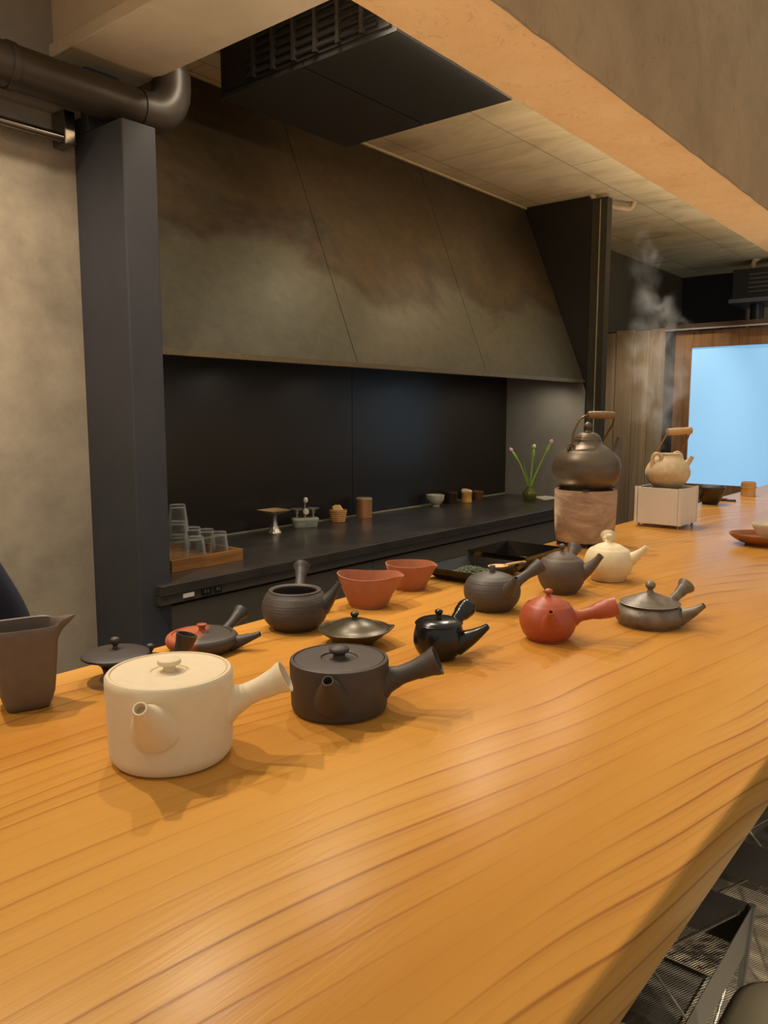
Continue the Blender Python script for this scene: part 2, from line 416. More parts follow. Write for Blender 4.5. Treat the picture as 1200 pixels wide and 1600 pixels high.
# side fin of the hood
fin = thing('hood_side_wall', 'black steel side wall at the right end of the hood', 'partition', (4.14, 1.85, T))
MB().box(0.004, 0.06, 0.088, 0.603, -0.85, 1.55).build('side_panel', M_fin, fin, smooth=0)
MB().box(0, 0.06, 0, 0.086, -0.85, 1.53).build('post', plain('post_paint', rgb(66, 62, 50), 0.85, spec=0.1), fin, smooth=0)
MB().box(-0.003, 0.0, 0.036, 0.041, -0.1, 1.52).build('joint_strip', plain('pale_strip', rgb(170, 160, 130), 0.4), fin, smooth=0)
MB().prism([(0.10, -0.1), (0.597, -0.1), (0.597, 0.62), (0.14, 0.62), (0.093, 0.50), (0.093, -0.1)], 'x', -0.006, 0.004).build('lining_board', M_grey, fin, smooth=0)

# hood with sheet panels
hood = thing('range_hood', 'mottled dark steel hood sloping back to the ceiling', 'range hood', (1.325, 1.95, Z(0.555)))
L = 4.137 - 1.325
seam = [0.0, 0.905, 1.80, L]
def hood_face(xa, xb, g=0.0015):
    th = 0.01
    return MB().prism([(0, 0), (th, 0), (0.40 + th, 0.99), (0.40, 0.99)], 'x', xa + g, xb - g)
for a, b_ in zip(seam, seam[1:]):
    hood_face(a, b_).build('sheet_panel', M_hood, hood, smooth=0)
MB().prism([(-0.004, -0.006), (0.03, -0.006), (0.03, 0.0), (0.004, 0.012), (-0.002, 0.012)], 'x', 0, L).build('lower_lip', plain('worn_steel_lip', rgb(120, 106, 80), 0.4, 0.6), hood, smooth=0)
MB().box(0, L, 0.03, 0.50, 0.05, 0.06).build('underside', M_black, hood, smooth=0)
MB().prism([(0.012, 0.06), (0.5, 0.06), (0.5, 0.985), (0.412, 0.985)], 'x', 0, 0.006).build('end_plate', M_black, hood, smooth=0)
for x in (0.325, 0.875, 1.425, 2.075, 2.625):
    MB().lathe([(0, 0), (0.04, 0), (0.042, 0.004), (0.042, 0.012), (0, 0.012)], 24, (x, 0.08, 0.037)).build('lamp_ring', plain('lamp_ring', rgb(90, 86, 80), 0.3, 0.6), hood)

MB().box(0, L, 0.385, 0.40, 0.982, 0.992).build('top_strip', plain('pale_edge_strip', rgb(186, 166, 124), 0.5), hood, smooth=0)
# ceiling air conditioner above the hood
ac = thing('ceiling_air_conditioner', 'black ceiling air conditioner with slatted intake above the hood', 'air conditioner', (1.68, 1.335, Z(1.35)))
MB().box(0.0, 0.58, 0.0, 0.335, 0, 0.205).box(0.0, 0.58, 0.341, 0.695, 0, 0.205).box(0.004, 0.576, 0.33, 0.345, 0.006, 0.205).build('casing', M_black, ac, smooth=0)
MB().box(-0.006, 0, 0.02, 0.675, 0.016, 0.2).build('grille_frame', plain('intake_back', rgb(14, 13, 12), 0.6), ac, smooth=0)
for i in range(7):
    z = 0.03 + i * 0.024
    MB().prism([(-0.016, z), (-0.012, z - 0.004), (-0.005, z + 0.008), (-0.007, z + 0.012)], 'y', 0.06, 0.56).build('slat', plain('slat_black', rgb(30, 28, 25), 0.4), ac, smooth=0)
for i in range(6):
    MB().box(-0.019, -0.006, 0.10 + i * 0.085, 0.112 + i * 0.085, 0.018, 0.195).build('grille_bar', plain('slat_black', rgb(34, 32, 28), 0.4), ac, smooth=0)

# black duct, left
M_duct = plain('black_brown_duct', rgb(62, 54, 44), 0.42, 0.25, 0.08, 10)
du = thing('exhaust_duct', 'black exhaust duct with an elbow under the cross beam', 'duct', (1.43, 1.95, Z(1.2)))
MB().tube([(-3.2, 0, 0), (-0.10, 0, 0)], 0.051, 32).build('straight_run', M_duct, du)
el = [(-0.10, 0, 0)] + [(-0.08 + 0.085 * math.sin(t * PI / 2 / 6), 0, 0.085 - 0.085 * math.cos(t * PI / 2 / 6)) for t in range(7)] + [(0.005, 0, 0.12)]
MB().tube(el, 0.054, 32).build('elbow', M_duct, du)
MB().tube([(0.005, 0, 0.10), (0.005, 0, 0.36)], 0.048, 32).build('riser', M_duct, du)
for x in (-0.102, -0.46):
    MB().tube([(x - 0.008, 0, 0), (x + 0.008, 0, 0)], 0.0545, 32).build('joint_ring', M_duct, du)
# chrome rail
M_chrome = plain('chrome', rgb(150, 144, 134), 0.22, 1.0, 0.03)
ra = thing('wall_rail', 'chrome rail with bracket under the plaster band', 'rail', (1.19, 2.05, Z(1.105)))
MB().tube([(-1.6, 0, 0.002), (-0.02, 0, 0)], 0.012, 16).build('rod', M_chrome, ra)
MB().box(-0.035, -0.004, -0.016, 0.05, -0.018, 0.07).build('bracket', M_chrome, ra, smooth=0, bevel=0.003)
# flexible hose at the ceiling near the fin
ho = MB().tube(spl([(-0.03, 0.02, 0.02), (0.0, 0, -0.02), (0.06, -0.03, -0.045), (0.12, -0.04, -0.04), (0.16, -0.07, -0.045), (0.24, -0.10, -0.035), (0.26, -0.12, 0.03)], 6), 0.014, 12)
tag(ho.build('ceiling_hose', plain('pinkish_hose', rgb(178, 156, 126), 0.6), None, (4.16, 1.93, Z(1.55))), 'pinkish flexible hose hanging from the concrete ceiling', 'hose')

# worktop and cabinets behind
sh = thing('back_worktop', 'dark slate worktop with outlets in its front edge below the hood', 'worktop', (1.325, 1.845, Z(-0.1)))
MB().box(0.0, L, 0.026, 0.604, -0.03, 0).box(-0.055, L, 0.0, 0.027, -0.03, 0.0).build('top', M_shelf, sh, smooth=0, bevel=0.002)
MB().box(-0.055, L, 0.004, 0.024, -0.056, -0.0305).build('fascia', M_fascia, sh, smooth=0)
MB().box(0.0, L, 0.592, 0.600, 0.0, 0.006).build('caulk_line', plain('pale_caulk', rgb(150, 140, 118), 0.5), sh, smooth=0)
MB().box(0.02, 0.058, 0.001, 0.004, -0.046, -0.034).build('label_tag', plain('white_tag', rgb(225, 220, 205), 0.5), sh, smooth=0)
for x, wd in ((0.085, 0.036), (0.132, 0.026)):
    o = MB().box(x, x + wd, 0.0005, 0.004, -0.05, -0.03).build('outlet', plain('outlet_black', rgb(26, 24, 22), 0.4), sh, smooth=0)
    for dx in (0.3, 0.6):
        MB().box(x + wd * dx, x + wd * dx + 0.002, -0.0006, 0.0006, -0.044, -0.036).build('slot', plain('slot_pale', rgb(120, 116, 105), 0.4), o, smooth=0)
cb = [1.325, 2.229, 3.122, 4.137]
for i, lab in enumerate(('olive black cabinet front nearest the dark pillar', 'middle olive black cabinet under the slate worktop', 'olive black cabinet behind the black tea trays')):
    c = thing('base_cabinet', lab, 'cabinet', (cb[i], 1.88, 0), group='cabinets under the back worktop')
    wdt = cb[i + 1] - cb[i]
    MB().box(0.004, wdt - 0.004, 0.02, 0.56, -0.22, Z(-0.1305)).build('body', M_black, c, smooth=0)
    MB().box(0.0015, wdt - 0.0015, 0.0, 0.02, -0.12, Z(-0.172)).build('door', M_cab, c, smooth=0, bevel=0.001)

# far partition: planks, post and sliding door
XP = 5.3
pw = struct('wall_far', MB().box(XP + 0.03, XP + 0.06, 1.93, 2.456, 0, Z(0.94)), plain('plank_backing', rgb(40, 34, 26), 0.8), 'weathered plank partition beside the sliding door')
py = [2.455, 2.27, 2.145, 2.035, 1.93]
for i in range(4):
    dz = [0.0, 0.012, 0.004, 0.01][i]
    MB().box(-0.03, 0.0, -0.5 * (py[i] - py[i + 1]) + 0.0015, 0.5 * (py[i] - py[i + 1]) - 0.0015, 0, Z(0.93) + dz).build('plank', M_plank, pw, (XP + 0.03 - [0, 0.004, 0.001, 0.003][i], 0.5 * (py[i] + py[i + 1]), 0), 0, bevel=0.002)
struct('trim_5', MB().box(XP, XP + 0.06, 1.866, 1.928, 0, Z(0.925)), plain('navy_post', rgb(48, 48, 58), 0.5), 'dark post between planks and sliding door')
struct('trim_6', MB().box(XP - 0.02, XP + 0.08, -0.6, 1.93, Z(0.925), Z(0.955)), plain('dark_lintel', rgb(70, 52, 36), 0.5), 'dark lintel above the sliding door')
struct('trim_7', MB().box(XP - 0.024, XP - 0.018, -0.6, 1.925, Z(0.917), Z(0.927)), plain('bright_track', rgb(220, 222, 226), 0.25, 0.6), 'pale metal track along the lintel')
dr = struct('door_1', MB().box(0, 0.035, 0.758, 0.865, 0, Z(0.915)).box(0, 0.035, -0.75, -0.65, 0, Z(0.915)).box(0.001, 0.034, -0.65, 0.758, Z(0.805), Z(0.913)).box(0.001, 0.034, -0.65, 0.758, 0.0, Z(-0.08)), M_door, 'cedar framed sliding door with frosted pale blue glass', bevel=0.002)
dr.location = (XP + 0.005, 1.0, 0)
kg = NT('frosted_daylight_glass')
v = kg.coord((1, 1, 1)); g = kg.noise(v, 0.9, 2, 0.5)
kg.set(color=rgb(150, 196, 232), rough=0.22, emit=kg.ramp(g, [(0.3, rgb(132, 190, 232)), (0.7, rgb(156, 208, 246))]), emit_s=0.70)
MB().box(0.012, 0.02, -0.652, 0.760, Z(-0.082), Z(0.807)).build('pane', kg.m, dr, smooth=0)
struct('wall_right', MB().box(XP, XP + 0.06, -3.2, 0.25, 0, Z(1.95)), M_wall, 'plaster wall right of the sliding door')
# unit beyond the partition
ub = thing('wall_air_conditioner', 'small black air conditioner above the sliding door', 'air conditioner', (6.5, 1.25, Z(1.2)))
MB().box(0, 0.4, 0.0, 0.62, 0.05, 0.27).build('casing', M_black, ub, smooth=0, bevel=0.004)
MB().box(-0.01, 0.41, -0.01, 0.64, 0.02, 0.05).build('base_tray', plain('bluish_tray', rgb(110, 112, 120), 0.4, 0.4), ub, smooth=0)
for i in range(5):
    MB().box(-0.012, 0.0, 0.05, 0.5, 0.09 + i * 0.032, 0.10 + i * 0.032).build('slat', plain('slat_grey', rgb(80, 78, 72), 0.4), ub, smooth=0)
MB().tube([(0.15, 0.47, 0.03), (0.15, 0.47, -0.4)], 0.05, 20).build('pipe', plain('pipe_dark', rgb(48, 50, 56), 0.35, 0.4), ub)
MB().tube(spl([(0.1, 0.50, 0.25), (0.1, 0.50, 0.33), (0.1, 0.46, 0.36)], 4), 0.02, 12).build('insulated_hose', plain('beige_hose', rgb(196, 178, 140), 0.6), ub)

# ------------------------------------------------------------------ the counter
ct = MB().box(-1.2, 5.22, 0.197, 1.085, Z(-0.062), T).build('bar_counter', M_counter, None, smooth=40, bevel=0.006, bseg=3)
tag(ct, 'long polished cedar counter slab with flowing grain', 'counter')
cbs = MB().box(-1.2, 5.1, 0.74, 0.82, 0.0, Z(-0.0625)); tag(cbs.build('counter_base', plain('counter_base', rgb(60, 52, 42), 0.7), None, smooth=0), 'dark panel holding up the cedar counter', 'panel')

# ------------------------------------------------------------------ teapots and bowls
C_white = clay('cream_white_clay', rgb(220, 202, 168), 0.65, 0.025)
C_cream = clay('pale_cream_clay', rgb(226, 208, 166), 0.6, 0.06)
C_black = clay('black_brown_clay', rgb(66, 56, 48), 0.55, 0.08)
C_dark = clay('charcoal_clay', rgb(58, 52, 48), 0.5, 0.10)
C_gloss = plain('black_glossy_glaze', rgb(26, 24, 21), 0.22, 0.15, 0.1, 20, 0.05, 300)
C_grey = clay('dark_grey_clay', rgb(76, 68, 60), 0.5, 0.08)
C_brown = clay('brown_grey_clay', rgb(92, 78, 66), 0.55, 0.07)
C_orange = clay('vermilion_clay', rgb(166, 78, 44), 0.42, 0.06, 0.15)
C_terra = clay('terracotta_clay', rgb(166, 101, 67), 0.6, 0.08)
C_stone = plain('speckled_bronze_glaze', rgb(110, 97, 80), 0.42, 0.1, 0.38, 45, 0.6, 70)
C_bronze = plain('bronze_black_glaze', rgb(74, 66, 48), 0.34, 0.45, 0.35, 30, 0.1, 80)
C_jug = clay('umber_clay', rgb(102, 88, 74), 0.5, 0.08)
C_jug2 = clay('jug_inside', rgb(134, 116, 94), 0.5, 0.06)
C_disc = clay('soot_brown_clay', rgb(56, 47, 41), 0.5, 0.12)
def m_twotone():
    k = NT('orange_to_black_clay'); tc = k.n('ShaderNodeTexCoord'); sx = k.n('ShaderNodeSeparateXYZ'); k.l(tc.outputs['Object'], sx.inputs[0])
    n = k.noise(k.coord(), 40, 4, 0.6)
    f = k.math('ADD', k.math('ADD', sx.outputs[0], k.math('MULTIPLY', sx.outputs[1], -0.25)), k.math('MULTIPLY', k.math('SUBTRACT', n, 0.5), 0.02))
    f = k.math('ADD', k.math('MULTIPLY', f, 9.0), 0.5)
    k.set(color=k.ramp(f, [(0.42, rgb(168, 88, 52)), (0.58, rgb(64, 56, 48))]), rough=0.5)
    k.bump(k.noise(k.coord(), 800, 2), 0.2, 0.001)
    return k.m
C_two = m_twotone()
def ribbed(base, name, freq=420, st=0.7):
    k = NT(name); tc = k.n('ShaderNodeTexCoord'); sx = k.n('ShaderNodeSeparateXYZ'); k.l(tc.outputs['Object'], sx.inputs[0])
    n = k.noise(k.coord((5, 5, freq * 2.1)), 1.0, 3, 0.6)
    k.set(color=base, rough=0.5)
    k.bump(n, st, 0.003)
    return k.m

def P3(phi, r, z):
    a = math.radians(phi); return (r * math.cos(a), r * math.sin(a), z)
def spout(root, mat, phi, r0, z0, r1, z1, a0, a1, bend=0.0, name='spout', taper=1.0, hollow=0.28, lip=0.0):
    """bend pushes the middle of the spout outwards (belly) before it rises to the tip"""
    mid = P3(phi, r0 + (r1 - r0) * (0.5 + bend * 0.6), z0 + (z1 - z0) * (0.45 - bend * 0.6))
    path = bez(P3(phi, r0, z0), mid, P3(phi, r1, z1), 10)
    rad = [a1 + (a0 - a1) * (1 - i / 10) ** (taper * 1.6) for i in range(11)]
    if lip: rad[-1] += lip; rad[-2] += lip * 0.4
    return MB().tube(path, rad, 20, hollow, 0.012).build(name, mat, root, smooth=50)
def handle(root, mat, phi, r0, z0, r1, z1, rads, name='handle', hollow=0.16, depth=0.02, sag=0.0):
    n = len(rads) - 1
    mid = P3(phi, (r0 + r1) / 2, (z0 + z1) / 2 - sag)
    path = bez(P3(phi, r0, z0), mid, P3(phi, r1, z1), 14)
    rr = []
    for i in range(15):
        t = i / 14 * n; k = min(int(t), n - 1); u = t - k; u = u * u * (3 - 2 * u)
        rr.append(rads[k] * (1 - u) + rads[k + 1] * u)
    if not hollow:      # closed rounded end
        d = Vector(path[-1]) - Vector(path[-2]); d.normalize(); p = Vector(path[-1]); r = rr[-1]
        for f, g in ((0.35, 0.94), (0.62, 0.78), (0.82, 0.5), (0.9, 0.2)): path.append(p + d * r * f); rr.append(r * g)
    return MB().tube(path, rr, 28, hollow, depth).build(name, mat, root, smooth=50)
def lid(root, mat, prf, knob, kmat=None, c=(0, 0, 0), n=5, gap=0):
    if gap: prf = [(r * gap, z) for r, z in prf]
    o = MB().lathe(prof(prf, n), 56, c).build('lid', mat, root, smooth=45)
    if knob: MB().lathe(prof(knob, 4), 28, c).build('knob', kmat or mat, o, smooth=60)
    return o
def body(root, mat, prf, n=5, seg=64, smooth=40, name='body'):
    return MB().lathe(prof(prf, n) if n else prf, seg).build(name, mat, root, smooth=smooth)
def ball_knob(z, h, r, neck=0.5):
    return [(r * neck * 1.3, z - 0.002), (r * neck, z + h * 0.22), (r * neck, z + h * 0.3), (r * 0.98, z + h * 0.58), (r * 0.9, z + h * 0.84), (r * 0.4, z + h * 0.98), (0, z + h)]
POT = 'teapots set out on the counter'
def pot(name, label, x, y, cat='teapot', drz=0.0):
    return thing(name, label, cat, (x, y, T), facing(x, y) + math.radians(drz), POT if cat == 'teapot' else None)

# 1 large cream cylinder pot
p = pot('side_handle_teapot', 'large cream white cylindrical teapot nearest the viewer', 0.502, 0.719)
body(p, C_white, [(0, 0.001), (0.055, 0.001), (0.062, 0.002), (0.0665, 0.008), (0.0672, 0.015), (0.0685, 0.06), (0.0692, 0.09), (0.0690, 0.0955), (0.0665, 0.0985), (0.0640, 0.0985), (0.0632, 0.0965), (0.0630, 0.088), (0, 0.088)], 0)
lid(p, C_white, [(0, 0.0975), (0.016, 0.0976), (0.0185, 0.0970), (0.0205, 0.0964), (0.023, 0.0978), (0.05, 0.0985), (0.060, 0.0983), (0.0625, 0.0972), (0.0628, 0.092), (0, 0.092)], [(0.0075, 0.0965), (0.0068, 0.100), (0.0075, 0.103), (0.0125, 0.1055), (0.0128, 0.109), (0.0118, 0.1105), (0.006, 0.1118), (0, 0.1118)], n=3)
spout(p, C_white, -106, 0.058, 0.057, 0.106, 0.0945, 0.028, 0.0072, 0.05, taper=0.85, hollow=0.22)
handle(p, C_white, -12, 0.058, 0.057, 0.128, 0.088, [0.024, 0.0165, 0.0125, 0.0125, 0.0145, 0.0185], depth=0.03, hollow=0.12, sag=0.002)
# 2 black cylinder pot
p = pot('side_handle_teapot', 'low black brown cylindrical teapot just right of the cream one', 0.725, 0.669)
body(p, C_black, [(0, 0.001), (0.056, 0.001), (0.0605, 0.003), (0.0622, 0.008), (0.0630, 0.03), (0.0640, 0.063), (0.0632, 0.0668), (0.0612, 0.068), (0.0595, 0.068), (0.0588, 0.066), (0.0586, 0.058), (0, 0.058)], 0)
lid(p, C_black, [(0, 0.0672), (0.016, 0.0670), (0.020, 0.0658), (0.0235, 0.0668), (0.026, 0.0690), (0.045, 0.0688), (0.056, 0.0680), (0.0583, 0.0668), (0.0585, 0.062), (0, 0.062)], [(0.0085, 0.066), (0.0078, 0.0705), (0.0085, 0.073), (0.0128, 0.0765), (0.0122, 0.0805), (0.006, 0.0835), (0, 0.084)], n=3)
spout(p, C_black, -99, 0.052, 0.034, 0.088, 0.067, 0.0255, 0.0068, 0.06, taper=0.8, hollow=0.2)
handle(p, C_black, -8, 0.052, 0.036, 0.127, 0.067, [0.024, 0.0155, 0.0120, 0.0125, 0.0150, 0.0190], depth=0.03, hollow=0.12, sag=0.002)
# 3 open ribbed pot
p = pot('side_handle_teapot', 'open lidless dark teapot with combed rings around its body', 0.960, 0.992)
C_rib = ribbed(rgb(70, 61, 54), 'combed_dark_clay')
body(p, C_rib, [(0, 0.001), (0.036, 0.001), (0.041, 0.004), (0.053, 0.016), (0.0585, 0.032), (0.0575, 0.048), (0.052, 0.061), (0.0475, 0.0665), (0.0465, 0.0695), (0.0440, 0.0705), (0.0405, 0.0690), (0.0395, 0.065), (0.050, 0.048), (0.052, 0.030), (0.040, 0.010), (0, 0.008)], 4)
spout(p, C_dark, -14, 0.048, 0.040, 0.081, 0.084, 0.0175, 0.0048, 0.10, taper=0.8)
handle(p, C_dark, 82, 0.050, 0.052, 0.105, 0.092, [0.014, 0.0095, 0.0090, 0.0110, 0.0160], depth=0.02)
# 4 its lid lying apart
l4 = thing('teapot_lid', 'loose dark lid with round knob behind the cream teapot', 'lid', (0.683, 1.026, T), facing(0.683, 1.026))
MB().lathe(prof([(0, 0.0), (0.025, 0.0), (0.028, 0.003), (0.025, 0.006), (0.014, 0.010), (0, 0.0115)]), 40).build('disc', C_disc, l4)
MB().lathe(prof(ball_knob(0.0105, 0.018, 0.0062)), 24).build('knob', C_disc, l4, smooth=60)
# 5 wide disc-lidded pot on feet
p = pot('side_handle_teapot', 'soot brown teapot with a wide flat lid and small feet at the left', 0.604, 0.994)
body(p, C_disc, [(0, 0.014), (0.014, 0.014), (0.019, 0.018), (0.024, 0.024), (0.034, 0.0305), (0.0400, 0.0335), (0.0395, 0.035), (0, 0.035)], 3)
for k in range(3):
    a = math.radians(-130 + 120 * k); MB().tube([(0.0165 * math.cos(a), 0.0165 * math.sin(a), 0.022), (0.0160 * math.cos(a), 0.0160 * math.sin(a), 0.012), (0.0145 * math.cos(a), 0.0145 * math.sin(a), 0.0)], [0.0085, 0.0065, 0.0042], 12).build('foot', C_disc, p)
lid(p, C_disc, [(0, 0.034), (0.043, 0.0345), (0.0466, 0.037), (0.0462, 0.0385), (0.036, 0.0415), (0.012, 0.045), (0, 0.0455)], ball_knob(0.0445, 0.018, 0.0072, 0.45))
hp_ = bez(P3(2, 0.02, 0.026), P3(2, 0.088, -0.004), P3(2, 0.101, 0.056), 14)
MB().tube(hp_, [0.009, 0.0085, 0.008, 0.0078, 0.0076, 0.0076, 0.0078, 0.008, 0.0085, 0.0092, 0.0102, 0.0115, 0.013, 0.0145, 0.0158], 28, 0.16, 0.02).build('handle', C_disc, p, smooth=50)
# 6 two-tone flat pot
p = pot('side_handle_teapot', 'flat teapot half orange and half black with a black spout', 0.770, 1.011)
body(p, C_two, [(0, 0.001), (0.042, 0.001), (0.047, 0.003), (0.0545, 0.010), (0.0578, 0.017), (0.0570, 0.023), (0.0535, 0.0272), (0.0490, 0.0285), (0.0478, 0.0275), (0.0476, 0.024), (0, 0.024)], 3)
lid(p, C_two, [(0, 0.0305), (0.02, 0.0303), (0.041, 0.0290), (0.0452, 0.0280), (0.0455, 0.025), (0, 0.025)], [(0.0085, 0.0298), (0.0055, 0.0335), (0.0052, 0.037), (0.0072, 0.0415), (0.0080, 0.0432), (0.0045, 0.0440), (0, 0.0440)], clay('knob_orange', rgb(156, 80, 48), 0.45))
spout(p, C_dark, -14, 0.048, 0.012, 0.094, 0.0275, 0.0125, 0.0042, 0.05, taper=0.8)
handle(p, C_dark, 48, 0.050, 0.016, 0.102, 0.042, [0.0110, 0.0078, 0.0078, 0.0100, 0.0135], depth=0.018)
# 7 shallow lidded pouring bowl
p = pot('flat_lidded_teapot', 'shallow handleless bronze black teapot with domed lid', 0.954, 0.845)
def lip_fn(q, a, r, z):
    d = math.cos(a - math.radians(-8)); k = max(0.0, d) ** 26
    return (q[0] * (1 + 0.10 * k * min(1, r / 0.05)), q[1] * (1 + 0.10 * k * min(1, r / 0.05)), q[2] + 0.006 * k * (1 if r > 0.045 else 0))
MB().lathe(prof([(0, 0.001), (0.028, 0.001), (0.031, 0.004), (0.040, 0.011), (0.054, 0.0205), (0.0600, 0.0245), (0.0606, 0.0265), (0.0590, 0.0272), (0.056, 0.0255), (0.045, 0.020), (0, 0.018)], 4), 72, fn=lip_fn).build('body', C_bronze, p, smooth=45)
lid(p, C_bronze, [(0, 0.0430), (0.012, 0.0424), (0.030, 0.0370), (0.046, 0.0290), (0.0545, 0.0262), (0.0560, 0.0250), (0.054, 0.0235), (0, 0.0235)], ball_knob(0.0415, 0.0135, 0.0072, 0.55))
# 8 small glossy black pot
p = pot('side_handle_teapot', 'small glossy black teapot with a fat rounded handle', 0.979, 0.692)
body(p, C_gloss, [(0, 0.001), (0.024, 0.001), (0.0265, 0.003), (0.034, 0.012), (0.0390, 0.024), (0.0395, 0.036), (0.0370, 0.049), (0.0345, 0.0555), (0.0330, 0.0570), (0.0310, 0.0565), (0.031, 0.052), (0, 0.052)], 4)
lid(p, C_gloss, [(0, 0.0660), (0.006, 0.0655), (0.020, 0.0645), (0.030, 0.0620), (0.0352, 0.0590), (0.0360, 0.0575), (0.0345, 0.0562), (0, 0.0562)], ball_knob(0.0648, 0.0135, 0.0064, 0.5))
spout(p, C_gloss, -14, 0.028, 0.026, 0.077, 0.0575, 0.0195, 0.0048, 0.10, taper=0.72)
handle(p, C_gloss, 52, 0.030, 0.044, 0.072, 0.066, [0.0100, 0.0085, 0.0105, 0.0140, 0.0155], hollow=0, sag=-0.002)
# 9, 10 terracotta pouring bowls
def katakuchi(name, label, x, y, R, rb, h, phi, wave):
    o = thing(name, label, 'bowl', (x, y, T), facing(x, y), 'terracotta pouring bowls')
    def fn(q, a, r, z):
        u = z / h; d = math.cos(a - math.radians(phi)); k = max(0.0, d) ** 14 * u * u
        sq = 1 - wave * u * (math.sin(a - math.radians(phi)) ** 2)
        return (q[0] * (1 + 0.13 * k), q[1] * sq * (1 + 0.13 * k), q[2] - 0.006 * k * u + wave * 0.02 * u * math.cos(2 * (a - math.radians(phi))))
    pf = prof([(0, 0.001), (rb * 0.92, 0.001), (rb, 0.003), (rb * 1.12, h * 0.18), (rb + (R - rb) * 0.66, h * 0.6), (R * 0.985, h * 0.96), (R, h), (R * 0.975, h * 1.005), (R * 0.95, h * 0.96), (rb + (R - rb) * 0.45, h * 0.5), (rb * 0.95, h * 0.12), (0, h * 0.09)], 4)
    MB().lathe(pf, 72, fn=fn).build('vessel', C_terra, o, smooth=45)
    return o
katakuchi('pouring_bowl', 'terracotta pouring bowl with a pinched lip, the larger of two', 1.169, 0.998, 0.0625, 0.038, 0.0635, -6, 0.16)
katakuchi('pouring_bowl', 'smaller terracotta pouring bowl behind the larger one', 1.343, 1.028, 0.0535, 0.034, 0.056, -2, 0.06)
# 11 grey ribbed pot
p = pot('side_handle_teapot', 'dark grey teapot with square knob and faint throwing rings', 1.301, 0.793)
C_rib2 = ribbed(rgb(76, 68, 60), 'thrown_grey_clay', 220, 0.6)
body(p, C_rib2, [(0, 0.001), (0.035, 0.001), (0.040, 0.004), (0.0505, 0.017), (0.0553, 0.033), (0.0535, 0.048), (0.0465, 0.0605), (0.0412, 0.0645), (0.0400, 0.0648), (0.0395, 0.062), (0, 0.062)], 4)
lid(p, C_grey, [(0, 0.0735), (0.015, 0.0728), (0.030, 0.0692), (0.0392, 0.0652), (0.0394, 0.0625), (0, 0.0625)], None, gap=0.955)
MB().lathe([(0.0058, 0.071), (0.0056, 0.0855), (0.0050, 0.0865), (0, 0.0867)], 24).build('knob', C_grey, p, smooth=30)
spout(p, C_grey, -54, 0.042, 0.040, 0.075, 0.075, 0.0185, 0.0052, 0.10, taper=0.8)
handle(p, C_grey, 26, 0.046, 0.046, 0.106, 0.081, [0.0150, 0.0100, 0.0095, 0.0125, 0.0150], hollow=0.1, depth=0.003)
# 12 tall brown-grey pot
p = pot('side_handle_teapot', 'tall brown grey teapot with ball knob beside the cream round one', 1.520, 0.755)
body(p, C_brown, [(0, 0.001), (0.031, 0.001), (0.035, 0.004), (0.0455, 0.020), (0.0515, 0.041), (0.0500, 0.058), (0.0430, 0.0705), (0.0375, 0.0745), (0.0365, 0.0748), (0.036, 0.072), (0, 0.072)], 4)
lid(p, C_brown, [(0, 0.0885), (0.014, 0.0868), (0.028, 0.0810), (0.0360, 0.0755), (0.0362, 0.0728), (0, 0.0728)], ball_knob(0.0872, 0.0180, 0.0066, 0.5), gap=0.955)
spout(p, C_brown, -12, 0.040, 0.044, 0.081, 0.086, 0.0175, 0.0062, 0.14, taper=0.8, lip=0.0012)
handle(p, C_brown, 72, 0.042, 0.052, 0.088, 0.084, [0.0120, 0.0095, 0.0095, 0.0120, 0.0160], depth=0.02)
# 13 cream round pot
p = pot('side_handle_teapot', 'round pale cream teapot with low spout by the clay brazier', 1.705, 0.730)
body(p, C_cream, [(0, 0.001), (0.033, 0.001), (0.037, 0.004), (0.0475, 0.018), (0.0545, 0.038), (0.0525, 0.056), (0.0455, 0.0690), (0.0400, 0.0738), (0.0388, 0.0740), (0.0384, 0.071), (0, 0.071)], 4)
lid(p, C_cream, [(0, 0.0865), (0.014, 0.0855), (0.029, 0.0805), (0.0384, 0.0745), (0.0386, 0.0715), (0, 0.0715)], [(0.008, 0.084), (0.0052, 0.089), (0.0052, 0.092), (0.0078, 0.0985), (0.0068, 0.1045), (0.003, 0.1062), (0, 0.1064)], gap=0.955)
spout(p, C_cream, -8, 0.043, 0.048, 0.082, 0.083, 0.0170, 0.0052, 0.12, taper=0.75)
handle(p, C_cream, 92, 0.044, 0.060, 0.088, 0.090, [0.0120, 0.0090, 0.0092, 0.0125, 0.0180], depth=0.02)
# 14 vermilion pot
p = pot('side_handle_teapot', 'round vermilion red teapot with spout pointing at the viewer', 1.182, 0.610)
body(p, C_orange, [(0, 0.001), (0.030, 0.001), (0.0335, 0.003), (0.0420, 0.013), (0.0475, 0.029), (0.0465, 0.043), (0.0400, 0.0570), (0.0358, 0.0615), (0.0348, 0.0618), (0.0344, 0.059), (0, 0.059)], 4)
lid(p, C_orange, [(0, 0.0745), (0.012, 0.0735), (0.026, 0.0680), (0.0345, 0.0622), (0.0346, 0.0595), (0, 0.0595)], ball_knob(0.0732, 0.0140, 0.0072, 0.5), gap=0.955)
spout(p, C_orange, -86, 0.036, 0.034, 0.064, 0.063, 0.0195, 0.0050, 0.08, taper=0.8)
handle(p, C_orange, 4, 0.040, 0.038, 0.113, 0.061, [0.0160, 0.0095, 0.0105, 0.0145, 0.0165, 0.0158], hollow=0.22, depth=0.014)
